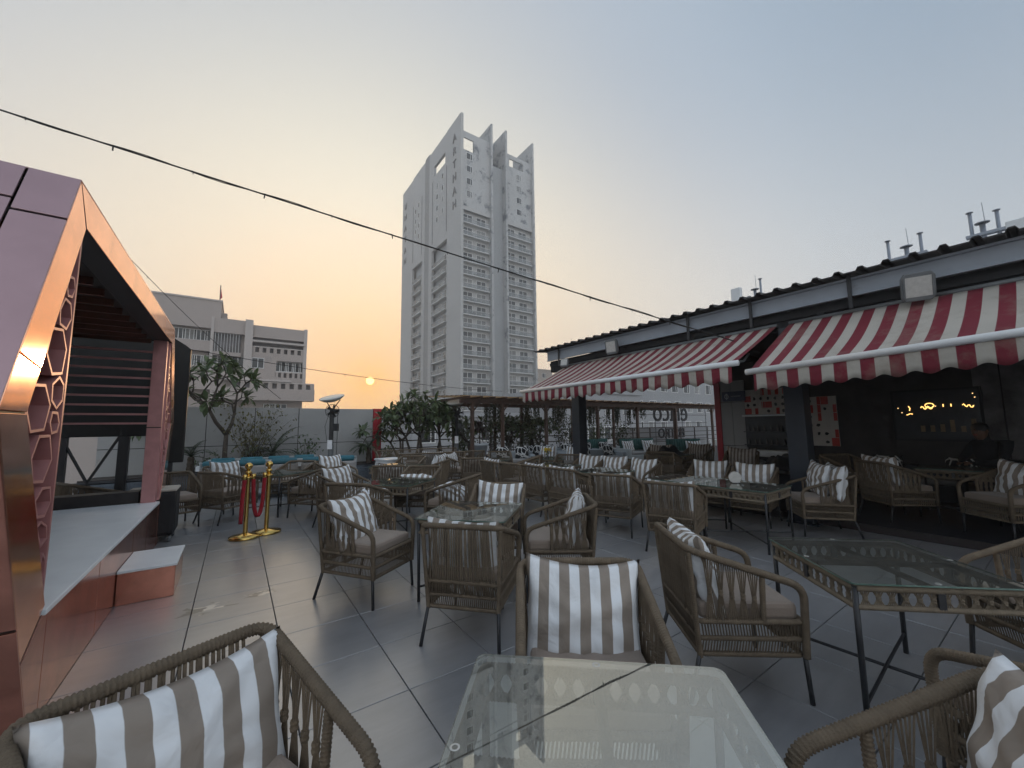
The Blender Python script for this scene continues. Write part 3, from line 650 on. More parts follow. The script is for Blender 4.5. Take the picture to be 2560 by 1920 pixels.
# hood behind the portal
B(-1.65, -.18, YL(3.1), YL(7.0), 2.66, 2.84).build('hood_ceiling', 'stage_dark', st)
for k in range(12): B(-1.4, -.2, YL(3.3 + k * .32), YL(3.33 + k * .32), 2.60, 2.66).build('ceiling_batten', 'copper_dull', st)
B(-1.82, -1.66, YL(2.6), YL(6.95), 0, 2.8).build('back_screen', 'screen', st)
for yy in (3.3, 4.2, 5.1, 6.0): B(-1.655, -1.64, YL(yy), YL(yy) + .88, .75, 2.6).build('screen_tile', 'screen', st, bevel=.004)
# platform
B(-1.65, -.03, YL(3.3), YL(6.86), .0, .53).build('platform_core', 'stage_dark', st)
MB().prism([(.012, YL(3.14)), (.012, YL(6.83)), (-.03, YL(6.86)), (-1.65, YL(6.86)), (-1.65, YL(3.14))], 'z', .532, .562).build('platform_top', 'stage_white', st, bevel=.004)
for (a, b) in ((3.21, 4.2), (4.21, 5.37), (5.38, 6.1), (6.11, 6.86)): B(-.03, 0, YL(a), YL(b), .0, .53).build('front_panel', 'copper_dull', st, bevel=.004)
B(-1.65, -.2, YL(6.87), YL(7.1), 0, .70).build('sill', 'stage_dark', st)
stp = B(.003, .385, YL(4.77), YL(5.42), 0, .26).build('step', 'copper_dull', st, bevel=.004)
B(.003, .395, YL(4.76), YL(5.43), .262, .285).build('step_top', 'stage_white', stp, bevel=.003)
# truss lumber in the dark behind the bars
# black screen slab past the stage
sb = thing('screen_slab', 'tall black screen slab standing past the far end of the stage', 'screen', (-1.55, 8.35, 0))
MB().prism([(-1.6, 1.38), (.56, 1.38), (.56, .95), (.87, .95), (.87, 2.80), (.80, 2.86), (.62, 2.98), (-1.6, 3.1)], 'y', -.05, .05).build('panel', 'screen', sb, bevel=.01)
for (x, zt) in ((-1.3, 1.38), (-.55, 1.38), (.1, 1.38), (.62, .95)): B(x, x + .12, -.045, .045, 0, zt).build('support', 'black_steel', sb)
for (a, c) in (((-1.25, .05), (-.55, 1.38)), ((-.5, .05), (.1, 1.38)), ((-.5, 1.38), (.1, .05)), ((-1.3, .7), (.68, .7))): MB().tube([(a[0], 0, a[1]), (c[0], 0, c[1])], .02, 5).build('truss_bar', 'black_steel', sb)
# covered loudspeaker
sp = thing('covered_speaker', 'black covered loudspeaker on castors at the far end of the stage', 'speaker', (-.86, 7.22, 0))
B(-.26, .25, -.24, .24, .08, .66).build('body', 'cover', sp, bevel=.05)
B(-.26, .25, -.23, .23, .655, .69).build('draped_cloth', 'cloth_cream', sp, bevel=.015)
for (x, y) in ((-.2, -.18), (.2, -.18), (-.2, .18), (.2, .18)):
    MB().tube([(x - .018, y, .04), (x + .018, y, .04)], .04, 10).build('castor', 'lamp_grey', sp, True); B(x - .015, x + .015, y - .015, y + .015, .05, .09).build('castor_fork', 'black_steel', sp)
# ------------------------------------------------------------------ text as solid letters
def letters(name, s, size, depth, mt, parent, loc, rot, align='CENTER'):
    cu_ = bpy.data.curves.new(name, 'FONT'); cu_.body = s; cu_.size = size; cu_.extrude = depth; cu_.align_x = align; cu_.resolution_u = 3
    tmp = bpy.data.objects.new('tmp', cu_); col.objects.link(tmp); bpy.context.view_layer.update()
    me = bpy.data.meshes.new_from_object(tmp.evaluated_get(bpy.context.evaluated_depsgraph_get())); bpy.data.objects.remove(tmp)
    me.materials.clear(); me.materials.append(M[mt]); me.name = name
    return inst(name, me, parent, loc, rot)

# ------------------------------------------------------------------ residential tower
tw = thing('apartment_tower', 'tall pale residential tower with four blade-like fins and vertical lettering', 'tower', (41.46, 79.63, -15))
Z = lambda z: z + 15
def win_mesh(key, w, h, ax, mull, fr=.09):
    """window in the plane facing -axis; returns (frame mesh, pane mesh)"""
    f = MB(); p = MB()
    def bx(mb, a0, a1, z0, z1, d0, d1):
        if ax == 'y': mb.box(a0, a1, d0, d1, z0, z1)
        else: mb.box(d0, d1, a0, a1, z0, z1)
    for (a0, a1, z0, z1) in ((-w / 2, w / 2, 0, fr), (-w / 2, w / 2, h - fr, h), (-w / 2, -w / 2 + fr, fr, h - fr), (w / 2 - fr, w / 2, fr, h - fr)): bx(f, a0, a1, z0, z1, -.08, 0)
    for m_ in mull: bx(f, m_ * w - fr / 2, m_ * w + fr / 2, fr, h - fr, -.07, 0)
    bx(p, -w / 2 + .02, w / 2 - .02, .02, h - .02, -.03, 0)
    return f.mesh(key, 'tower_frame'), p.mesh(key + '_pane', 'pane'), p.mesh(key + '_pane2', 'pane_curtain')
W_R = win_mesh('window', 2.7, 2.5, 'y', (0,), .11); W_U = win_mesh('window', 1.7, 1.7, 'y', (.2,)); W_L = win_mesh('window', 1.15, 1.6, 'x', ()); W_LB = win_mesh('window', 1.9, 2.4, 'x', (0,), .1)
def add_win(me, parent, loc, curtain=.2):
    w_ = inst('window', me[0], parent, loc); inst('pane', me[2] if rnd.random() < curtain else me[1], w_); return w_
# fins (walls running away from us) and the cores between them
def wallbox(x0, x1, y0, y1, z0, z1, mt, name='wall'): return B(x0, x1, y0, y1, Z(z0), Z(z1)).build(name, mt, tw)
# left face: solid strips with recessed balcony bays
for (y0, y1, z0, z1) in ((0, 7.65, -15, 78.4), (17.2, 19.2, -15, 78.2), (22.3, 24.2, -15, 78.2), (31.8, 41, -15, 77.9)): wallbox(0, .7, y0, y1, z0, z1, 'tower_wall', 'fin' if y0 == 0 else 'wall')
wallbox(.05, .72, 19.2, 22.3, -15, 78.9, 'tower_tile', 'tiled_strip')
for (y0, y1, ztop) in ((7.65, 17.2, 49.0), (24.2, 31.8, 49.0)):
    wallbox(.02, .7, y0, y1, ztop, 70.2, 'tower_wall'); wallbox(.02, .7, y0, y1, 73.2, 78.3, 'tower_wall'); 
    if y0 > 20: wallbox(.02, .7, y0, y1, 70.2, 73.2, 'tower_wall')
    else: wallbox(.02, .7, y0, y0 + 1.2, 70.2, 73.2, 'tower_wall'); wallbox(.02, .7, y1 - 1.2, y1, 70.2, 73.2, 'tower_wall')
    wallbox(1.25, 1.5, y0, y1, -15, ztop + .4, 'tower_recess', 'recess_wall')
    for yy in (y0 + .35, y1 - .35): wallbox(-.004, .02, yy - .18, yy + .18, ztop + 2, 69, 'flat_dark', 'slot')
    for q in range(4):
        for k_, yy in enumerate((y0 + 2.7, y0 + 6.1 if y0 < 20 else y0 + 5.2)):
            add_win(W_L, tw, (.02, yy, Z(57.2 - 2.6 + q * 3.25 + (1.3 if k_ else 2.2))), .35)
    for q in range(14):
        z = 5.0 + q * 3.25
        if z > ztop - 2.5: continue
        wallbox(.1, 1.25, y0 + 1.3, y1, z - .22, z, 'tower_slab', 'balcony_slab'); rr_ = wallbox(.12, .18, y0 + 1.35, y1 - .05, z, z + 1.05, 'rail_glass', 'balcony_rail')
        wallbox(.08, .2, y0 + 1.3, y1, z + 1.05, z + 1.12, 'tower_slab', 'handrail')
        add_win(W_LB, tw, (1.25, y0 + 3.6, Z(z)), .2); add_win(W_LB, tw, (1.25, y0 + 6.4, Z(z)), .2)
        wallbox(.6, 1.25, y0 + .1, y0 + 1.3, z + .6, z + .75, 'tower_slab', 'ledge')
# deck and roof volume behind the faces
wallbox(2.3, 22, 1.45, 40.6, -15, 69, 'tower_recess', 'core'); wallbox(.72, 2.3, 1.45, 7.6, -15, 69, 'tower_recess', 'core'); wallbox(.7, 22, 38, 41, 60, 76, 'tower_wall', 'rear_parapet')
# two wings on the right face
for wi, (x0, x1, zr) in enumerate(((.7, 8.5, 74.3), (13.5, 21.9, 73.6))):
    mt_ = 'tower_peel'
    wallbox(x0, x1, .55, .9, 54.2, 69.4 if wi == 0 else 70.2, mt_); wallbox(x0, x1, .55, .9, 72.6 if wi == 0 else 72.4, zr, mt_, 'parapet')
    if wi == 0: wallbox(x0 + 3.1, x1, .55, .9, 69.4, 72.6, mt_)
    else: wallbox(x0, x0 + 1.2, .55, .9, 70.2, 72.4, mt_); wallbox(x1 - 2.6, x1, .55, .9, 70.2, 72.4, mt_)
    wallbox(x0, x1, 1.15, 1.4, -15, 54.4, 'tower_wall', 'recess_wall')
    for q in range(4): add_win(W_U, tw, (x0 + (1.9 if wi == 0 else 4.2), .55, Z(57.2 + q * 3.3)), .3)
    wallbox(x0 - .1, x1 + .1, .3, .56, 53.6, 54.6, 'tower_wall', 'band')
    for q in range(19):
        z = -8 + q * 3.25
        if z > 52: continue
        wallbox(x0, x1 - .3, .1, 1.15, z - .2, z, 'tower_slab', 'balcony_slab'); wallbox(x0 + .03, x1 - .35, .13, .17, z, z + 1.0, 'rail_glass', 'balcony_rail')
        wallbox(x0, x1 - .3, .1, .2, z + 1.0, z + 1.08, 'tower_slab', 'handrail')
        for xx in (x0 + 1.7, x0 + 5.5): add_win(W_R, tw, (xx, 1.15, Z(z)), .2)
        for _ in range(3):
            xx = rnd.uniform(x0 + .4, x1 - 1); hh = rnd.uniform(.3, .95)
            if rnd.random() < .75: wallbox(xx, xx + rnd.uniform(.2, .8), .5, .9, z, z + hh, 'clutter', 'balcony_clutter')
for (xa, z1, mt_) in ((8.5, 79.0, 'tower_peel'), (13.0, 79.2, 'tower_peel'), (21.9, 79.4, 'tower_peel')): wallbox(xa, xa + .5, -.3, 9.0, -15, z1, mt_, 'fin'); wallbox(xa + .02, xa + .48, 9.0, 38, -15, 74, 'tower_wall', 'fin_tail')
wallbox(9.0, 13.0, 8.5, 9.0, -15, 72, 'tower_recess', 'light_well'); MB().tube([(9.6, .8, Z(-15)), (9.6, .8, Z(54))], .12, 6).build('drain_pipe', 'tower_slab', tw)
for (s, y, z0, dz) in (('ARTHAH', 3.3, 72.6, 3.55), ('UNAYAN', 38.0, 71.3, 3.7)):
    for k, c in enumerate(s): letters('letter', c, 3.0 if y < 9 else 2.7, .09, 'tower_letter', tw, (-.09, y, Z(z0 - dz * k)), (R(90), 0, R(-90)))

# ------------------------------------------------------------------ pinkish apartment block on the left
fb = thing('apartment_block', 'pinkish-grey apartment block with stepped roof behind the panelled wall', 'building', (0, 59.6, -15))
def fbx(x0, x1, y0, y1, z0, z1, mt, name='wall'): return B(x0, x1, y0, y1, Z(z0), Z(z1)).build(name, mt, fb)
fbx(-24, -2.3, 1.2, 16, 14.8, 17.5, 'flat_wall', 'penthouse'); fbx(-24, -2.2, 1.1, 16, 17.5, 17.7, 'flat_trim', 'cornice'); fbx(-2.3, -1.7, 2.5, 6, 14.9, 16.4, 'flat_wall', 'stair_head')
fbx(-24, .3, .9, 18, -15, 15.0, 'flat_wall', 'body'); fbx(.3, 7.2, .7, 18, -15, 14.6, 'flat_wall', 'body')
fbx(-24, -3.0, 0, .9, 13.75, 15.1, 'flat_wall'); fbx(-24, -3.0, 0, .9, 10.9, 12.15, 'flat_wall'); fbx(-24, -3.0, 0, .9, 6.2, 8.3, 'flat_wall'); fbx(-3.0, .3, 0, .9, 13.35, 15.15, 'flat_wall'); fbx(-3., -.0, .0, .9, 10.5, 10.95, 'flat_wall'); fbx(-3., -.0, 0, .9, 6.2, 8.6, 'flat_wall')
fbx(.3, 1.15, -.35, .9, 6.2, 15.3, 'flat_trim', 'pilaster'); fbx(-3.15, -2.85, -.1, .9, 6.2, 15.2, 'flat_trim', 'pilaster')
fbx(1.15, 7.3, 0, .7, 13.2, 14.75, 'flat_wall'); fbx(1.15, 7.2, -.25, .5, 12.55, 12.8, 'flat_trim', 'ledge'); fbx(1.15, 7.3, 0, .7, 10.3, 11.25, 'flat_wall'); fbx(1.15, 3.9, 0, .7, 7.6, 10.3, 'flat_wall'); fbx(3.9, 7.3, 0, .7, 7.4, 8.1, 'flat_wall'); fbx(7.0, 7.4, -.1, .9, 6, 14.9, 'flat_trim', 'pilaster')
def holes(x0, x1, n_, z0, z1, y=0.):
    w_ = (x1 - x0) / n_
    for k in range(n_ + 1):
        xx = x0 + k * w_; fbx(xx - w_ * .24, xx + w_ * .24, y, y + .3, z0, z1, 'flat_wall', 'baluster')
    fbx(x0 - w_ * .24, x1 + w_ * .24, y - .02, y + .32, z1, z1 + .14, 'flat_trim', 'rail_cap'); fbx(x0, x1, y + .45, y + .5, z0, z1, 'flat_dark', 'shadow_panel')
holes(1.3, 6.9, 7, 11.25, 11.9); holes(4.0, 7.2, 5, 8.1, 8.75); holes(-8.0, -3.3, 6, 8.3, 8.95); holes(-2.8, -.1, 3, 8.6, 9.2); holes(-.6, 8.1, 9, 6.5, 7.2, -1.2)
fbx(-2.8, 8.4, -1.2, .9, 5.0, 6.5, 'flat_wall', 'long_balcony'); fbx(-1.8, 5.6, -1.4, .9, 8.55 - 1.15, 8.8 - 1.15, 'flat_trim', 'canopy')
FW = win_mesh('window', 1.35, 1.35, 'y', (0,), .07)
for k in range(9): add_win(FW, fb, (-9.6 + k * .72 * 1.0 if 0 else -11.5 + k * 1.05, .9, Z(12.25)), .35)
for k in range(6): add_win(FW, fb, (-2.5 + k * .45 if 0 else -8 + k * .85, .9, Z(9.1)), .3)
for k in range(4): add_win(FW, fb, (-2.4 + k * .72, .88, Z(9.25)), .35)
for k in range(4): add_win(FW, fb, (4.35 + k * .82, .68, Z(8.95)), .4)
add_win(FW, fb, (1.85, -.02, Z(9.15)), .1); add_win(FW, fb, (3.0, .68, Z(6.6)), .5); add_win(FW, fb, (5.0, .68, Z(6.6)), .5); add_win(FW, fb, (3.4, .68, Z(3.3)), .6); add_win(FW, fb, (4.7, .68, Z(3.3)), .6); add_win(FW, fb, (-1.2, .88, Z(3.3)), .6)
for k in range(9): fbx(-2.7 + k * .3, -2.66 + k * .3, .05, .1, 10.95, 13.3, 'tower_frame', 'grille_bar')
for k in range(8): fbx(1.4 + k * .75, 1.45 + k * .75, .4, .45, 11.9, 13.2, 'flat_dark', 'screen_post')
fbx(-2.95, -.05, .8, .88, 10.95, 13.35, 'flat_dark', 'recess_back'); fbx(1.2, 7.0, .6, .68, 11.9, 13.2, 'flat_dark', 'recess_back')
MB().tube([(-2.6, 3, Z(16)), (-2.6, 3, Z(20.2))], .06, 5).build('flag_pole', 'flat_dark', fb); MB().prism([(-2.6, Z(18.2)), (-2.6, Z(20.1)), (-2.35, Z(18.6))], 'y', 2.98, 3.02).build('flag', 'red_clad', fb)
# blocks farther off
def block(label, x0, x1, y0, y1, z1, mt, rows, seed, wz=3.1):
    t = thing('distant_block', label, 'building', ((x0 + x1) / 2, y0, -15), 0, 'distant buildings'); w_ = (x1 - x0) / 2
    B(-w_, w_, 0, y1 - y0, 0, Z(z1)).build('wall', mt, t); B(-w_ - .2, w_ + .2, -.2, y1 - y0, Z(z1), Z(z1) + .5).build('parapet', mt, t); rr = random.Random(seed)
    for q in range(rows):
        k = -w_ + 1.6
        while k < w_ - 1.2:
            if rr.random() < .85: add_win(W_U, t, (k, 0, Z(z1) - 2.6 - q * wz), .4)
            k += rr.uniform(2.6, 3.6)
    return t
block('small beige block with two windows right of the tower', 83, 92, 106, 116, 20.5, 'beige_block', 5, 1)
block('pale low block visible beneath the left awning', 30, 44, 33, 45, 5.2, 'pale_block', 5, 2)
block('pale block seen between pergola posts left of the big letters', 14, 27, 37, 48, 2.4, 'pale_block', 4, 5)
block('beige far roof low on the horizon beside the red strip', 6, 15, 60, 72, -1.0, 'beige_block', 3, 6)
block('white slab block behind the big reversed letters', 46, 100, 36, 46, 12.0, 'pale_block', 7, 7)

# ------------------------------------------------------------------ pergola
pg = thing('wooden_pergola', 'long dark timber pergola with cream slats and hanging vines', 'pergola', (6, 11, 0))
posts = [(.15, 0), (1.3, 0), (3.2, 0), (5.9, 0), (8.4, 0), (11.3, 0), (14.6, 0), (.6, 2.2), (2.4, 2.2), (3.7, 2.2), (6.6, 2.2), (9.4, 2.2), (11.3, 2.2), (14.6, 2.2)]
for (x, y) in posts: B(x - .05, x + .05, y - .05, y + .05, 0, 2.2).build('post', 'wood', pg, bevel=.006)
for y in (0, 2.2): B(-.3, 15, y - .035, y + .035, 2.2, 2.33).build('beam', 'wood', pg)
k = 0
x = -.2
while x < 15:
    B(x, x + .035, -.45, 2.65, 2.332, 2.40).build('rafter', 'wood', pg); x += .46
for k in range(9):
    y = -.40 + k * .345; B(-.35, 15.1, y, y + .24, 2.402 + k * .02, 2.408 + k * .02).build('slat', 'slat_cream', pg)
    B(-.35, 15.1, y + .24, y + .262, 2.402 + k * .02, 2.435 + k * .02).build('slat_batten', 'wood', pg)
for (x, y) in posts[:7]:
    for s in (-1, 1): MB().tube([(x, y, 1.9), (x + s * .28, y, 2.22)], .025, 4).build('brace', 'wood', pg)
# large reversed letters on a frame beyond the railing
ls = thing('reversed_letter_sign', 'large dark sign letters seen from behind through the pergola', 'sign', (22.0, 14.3, 0))
for (s, z, sz, x) in (('elaco', 1.62, 1.75, 0), ('BISTRO', .60, .85, 0)): letters('letter_row', s, sz, .03, 'ink', ls, (x, 0, z), (R(90), 0, R(180)))
for z in (.5, 1.25, 1.5, 2.0, 2.5): MB().tube([(-4.4, .06, z), (4.2, .06, z)], .018, 5).build('frame_bar', 'rail_brown', ls)
for x in (-4.2, -1.5, 1.3, 4.1): MB().tube([(x, .08, -.4), (x, .08, 2.7)], .025, 5).build('frame_post', 'lamp_grey', ls)
B(-4.4, 4.4, .3, .34, -.4, 1.25).build('back_panel', 'pale_block', ls)

# ------------------------------------------------------------------ vegetation
def leaf(mb, base, d, up_, L, W, fold=.25, droop=.3):
    d = d.normalized(); s = d.cross(up_); s = s.normalized() if s.length > 1e-4 else Vector((1, 0, 0)); n_ = s.cross(d).normalized()
    p = [base, base + d * L * .3 - n_ * droop * L * .03, base + d * L * .7 - n_ * droop * L * .16, base + d * L - n_ * droop * L * .36]
    w = [.1, .8, 1.0, .05]; b = len(mb.v)
    for q in range(4):
        e = s * W * .5 * w[q] + n_ * W * fold * w[q] * .5; e2 = -s * W * .5 * w[q] + n_ * W * fold * w[q] * .5
        mb.v += [tuple(p[q] + e), tuple(p[q]), tuple(p[q] + e2)]
    for q in range(3):
        a = b + q * 3; mb.f += [(a, a + 1, a + 4, a + 3), (a + 1, a + 2, a + 5, a + 4)]
def rv(r_): return Vector((r_.uniform(-1, 1), r_.uniform(-1, 1), r_.uniform(-1, 1)))
def plumeria(label, loc, h, spread, seed, fork=.45, levels=4, lean=(0, 0), trunk_r=.06, stems=1, leaf_len=.26):
    r_ = random.Random(seed); t = thing('plumeria_tree', label, 'tree', loc, 0, 'plumeria trees'); br = MB(); lf = MB(); tips = []
    def grow(p, d, L, r0, lv):
        d = d.normalized(); mid = p + d * L * .5 + rv(r_) * L * .06; e = p + d * L
        br.tube([p, mid, e], [r0, r0 * .86, r0 * .74], 6)
        if lv == 0: tips.append((e, d)); return
        k = 2 if r_.random() < .55 else 3; a0 = r_.uniform(0, 6.3)
        for q in range(k):
            a = a0 + q * 2 * math.pi / k + r_.uniform(-.4, .4); o = d.orthogonal().normalized(); o = (Quaternion(d, a) @ o)
            nd = (d * .62 + o * spread * r_.uniform(.75, 1.2) + Vector((0, 0, .28))).normalized(); grow(e, nd, L * r_.uniform(.62, .85), r0 * .68, lv - 1)
    for s in range(stems):
        p = Vector((r_.uniform(-.2, .2), r_.uniform(-.2, .2), 0)) * (stems > 1) * 1.6; d = Vector((lean[0] + (r_.uniform(-.35, .35) if stems > 1 else 0), lean[1], 1))
        grow(p, d, h * fork, trunk_r, levels)
    br.build('trunk', 'bark', t, True)
    for (e, d) in tips:
        n_ = r_.randint(10, 14)
        for q in range(n_):
            a = q * 2.4 + r_.uniform(-.2, .2); el_ = r_.uniform(-.25, .85); o = Quaternion(d, a) @ d.orthogonal().normalized()
            leaf(lf, e - d * r_.uniform(0, .09), o * math.cos(el_) + d * math.sin(el_) * .9 + Vector((0, 0, .05)), Vector((0, 0, 1)), leaf_len * r_.uniform(.65, 1.15), leaf_len * .31, .2, r_.uniform(.1, .9))
    lf.build('crown', 'leaf', t); return t
plumeria('plumeria tree with bare forked limbs right of the black screen slab', (-.18, 12.2, .37), 2.4, .66, 3, .40, 4, (-.02, 0), .07, leaf_len=.34)
plumeria('leaning plumeria low behind the first plumeria at the screen slab', (-1.5, 12.35, .37), 1.7, .7, 13, .34, 3, (-.1, 0), .05)
plumeria('leftmost bushy plumeria of the thicket by the red wall strip', (4.3, 12.5, .33), 2.3, .95, 5, .30, 3, (-.18, 0), .04, 3, .33)
plumeria('tall middle plumeria of the thicket in front of the tower', (5.05, 12.6, .33), 2.75, .85, 8, .30, 3, (.0, 0), .045, 3, .33)
plumeria('right-hand plumeria of the thicket beside the lamp fan', (5.95, 12.75, .33), 2.6, .9, 21, .30, 3, (.12, 0), .04, 3, .33)
plumeria('shaded plumeria behind the first pergola bay', (7.3, 12.9, .33), 1.9, .65, 31, .28, 3, (0, 0), .045, 2)
plumeria('shaded plumeria behind the second pergola bay', (8.8, 12.9, .33), 1.9, .7, 41, .28, 3, (.1, 0), .045, 2)
plumeria('shaded plumeria behind the third pergola bay by the steel post', (10.6, 12.9, .33), 1.95, .7, 51, .28, 3, (-.1, 0), .045, 2)

def palm(label, loc, h, n_, L, seed):
    r_ = random.Random(seed); t = thing('small_palm', label, 'palm', loc, 0, 'small palms'); tr = MB(); rings = [(i / 8) for i in range(9)]
    tr.tube([(0, 0, h * q) for q in rings], [.085 - .03 * q + (.012 if i % 2 else 0) for i, q in enumerate(rings)], 8); tr.build('trunk', 'palm_bark', t)
    fr = MB()
    for q in range(n_):
        a = q * 2.4 + r_.uniform(-.3, .3); e0 = r_.uniform(.1, 1.25); d = Vector((math.cos(a) * math.cos(e0), math.sin(a) * math.cos(e0), math.sin(e0))); p = Vector((0, 0, h)); pts = [p]; LL = L * r_.uniform(.75, 1.1)
        for s in range(8): d = (d + Vector((0, 0, -.13 - .05 * s * .3))).normalized(); p = p + d * LL / 8; pts.append(p)
        fr.tube(pts, [.008 * (1 - i / 9) + .002 for i in range(9)], 4)
        for i in range(1, 9):
            for sd in (-1, 1):
                for sub in (0, .5):
                    b_p = pts[i - 1].lerp(pts[i], sub); tg = (pts[i] - pts[i - 1]).normalized(); s_ = tg.cross(Vector((0, 0, 1))).normalized() * sd
                    leaf(fr, b_p, s_ * .8 + tg * .75 + Vector((0, 0, .1)), Vector((0, 0, 1)), LL * .30 * (1 - abs(i - 4) / 9), .022, .1, .6)
    fr.build('frond', 'leaf_palm', t); return t
palm('feathery palm in the planter left of the lamp-and-fan post', (.82, 12.25, .37), .45, 15, .95, 1)
palm('short palm against the crimson strip at the wall end', (3.3, 12.25, .37), .5, 12, .62, 2)
palm('shaggy palm in shadow beside the black screen slab', (-.85, 12.2, .37), .45, 11, .6, 3)
palm('palm in the dark under the pergola left of the steel post', (9.7, 12.5, .33), .6, 14, .9, 4)

def shrub(label, loc, h, w_, seed, mt='leaf_dry', n_=420, L=.06, stems=14):
    r_ = random.Random(seed); t = thing('leafy_shrub', label, 'shrub', loc, 0, 'planter shrubs'); st_ = MB(); lf = MB()
    for s in range(stems):
        p = Vector((r_.uniform(-.15, .15), r_.uniform(-.1, .1), 0)); d = Vector((r_.uniform(-.35, .35), r_.uniform(-.2, .2), 1)).normalized(); pts = [p]
        for q in range(6): d = (d + rv(r_) * .22).normalized(); p = p + d * h / 6.5; pts.append(p)
        st_.tube(pts, [.009 * (1 - i / 8) for i in range(7)], 4)
        for q in range(n_ // stems):
            k_ = r_.randint(2, 6); b_p = pts[k_] + rv(r_) * w_ * .28 * (.4 + k_ / 6); leaf(lf, b_p, rv(r_) + Vector((0, 0, -.2)), Vector((0, 0, 1)), L * r_.uniform(.6, 1.4), L * .55, .15, .4)
    st_.build('stems', 'bark', t); tag(lf.build('foliage', mt, t), kind='stuff'); return t
shrub('twiggy yellow-green bougainvillea against the grey panelled wall', (.32, 12.45, .37), 1.75, .75, 1, 'leaf_dry', 620, .085, 16)
shrub('thin straggling shrub between two wall panels by the fan post', (1.65, 12.5, .37), .85, .5, 2, 'leaf', 130, .09, 6)
shrub('low shrub at the foot of the crimson strip', (3.95, 12.35, .33), .6, .5, 3, 'leaf', 200, .09, 8)
shrub('low dry shrub at the foot of the first plumeria', (-.45, 12.0, .37), .5, .5, 4, 'leaf', 160, .08, 8)
shrub('climbing shrub on the pergola left of the steel post', (8.2, 13.1, .33), 1.6, .7, 5, 'leaf_vine', 500, .09, 12)
shrub('climbing shrub behind the steel post', (11.6, 13.0, .33), 1.7, .7, 6, 'leaf_vine', 450, .09, 12)

for k_, (x_, h_, lab_) in enumerate(((7.0, 1.3, 'dense climbing shrub at the left end of the pergola railing'), (9.2, 1.5, 'dense climbing shrub behind the second pergola post'), (10.2, 1.4, 'dark shrub between the second and third pergola posts'), (12.8, 1.5, 'dark shrub behind the fourth pergola post'), (14.2, 1.3, 'dark shrub left of the reversed letters'), (15.8, 1.1, 'low shrub before the railing at the reversed letters'))): shrub(lab_, (x_, 13.25, .33), h_, .95, 20 + k_, 'leaf_vine' if k_ % 2 else 'leaf', 620, .11, 14)
def vine(loc, L, n_, seed, lab='trailing vine hanging from the pergola beam'):
    r_ = random.Random(seed); t = thing('hanging_vine', lab, 'vine', loc, 0, 'vines hanging from the pergola'); lf = MB()
    for s in range(n_):
        p = Vector((r_.uniform(-.16, .16), r_.uniform(-.08, .08), 0)); LL = L * r_.uniform(.5, 1.1); st_n = int(LL / .05)
        for q in range(st_n):
            p = p + Vector((r_.uniform(-.012, .012), r_.uniform(-.012, .012), -.05))
            for _ in range(2): leaf(lf, p, rv(r_) + Vector((0, 0, -.6)), Vector((0, 0, 1)), .085, .035, .15, .4)
    lf.build('foliage', 'leaf_vine', t)
vx = [7.6, 8.1, 8.7, 9.3, 9.8, 10.4, 10.9, 11.5, 12.1, 12.7, 13.3, 13.8, 14.4, 15, 15.6, 16.2, 16.7, 17.2]
ORD = 'first second third fourth fifth sixth seventh eighth ninth tenth eleventh twelfth thirteenth fourteenth fifteenth sixteenth seventeenth eighteenth'.split()
for i, x in enumerate(vx): vine((x + rnd.uniform(-.1, .1), 13.2 if i % 3 else 12.1, 2.3), .6 + .4 * rnd.random(), 15, 100 + i, 'trailing vine hanging from the pergola, %s from the left' % ORD[i])

# white pot with dracaena
pt = thing('white_pot', 'big white tapered pot with rim on the planter edge', 'pot', (6.85, 11.75, 0))
MB().lathe([(0, .30), (.19, .30), (.27, .80), (.30, .80), (.30, .87), (.265, .87), (.25, .78), (0, .78)], 24).build('pot_body', 'pot', pt, True)
B(-.22, .22, -.22, .22, 0, .30).build('stand', 'stage_dark', pt)
dr = thing('dracaena_plant', 'dark purple dracaena growing in the white pot', 'plant', (6.85, 11.75, .78)); lf = MB(); r_ = random.Random(5)
for s in range(5):
    c = Vector((r_.uniform(-.1, .1), r_.uniform(-.1, .1), r_.uniform(.25, .7)))
    for q in range(22): a = q * 2.4; e0 = r_.uniform(-.3, 1.2); leaf(lf, c, Vector((math.cos(a) * math.cos(e0), math.sin(a) * math.cos(e0), math.sin(e0))), Vector((0, 0, 1)), .36, .035, .2, .7)
lf.build('foliage', 'leaf_dracaena', dr); MB().tube([(0, 0, -.05), (.02, 0, .3), (0, .02, .7)], .025, 6).build('stem', 'bark', dr)
cp = thing('concrete_pot', 'pale tapered planter pot at the foot of the crimson strip', 'pot', (4.35, 11.9, 0)); MB().lathe([(0, .2), (.15, .2), (.24, .62), (.26, .62), (.26, .66), (.22, .66), (.2, .58), (0, .58)], 20).build('pot_body', 'bench_frame', cp, True); B(-.15, .15, -.15, .15, 0, .2).build('stand', 'stage_dark', cp)

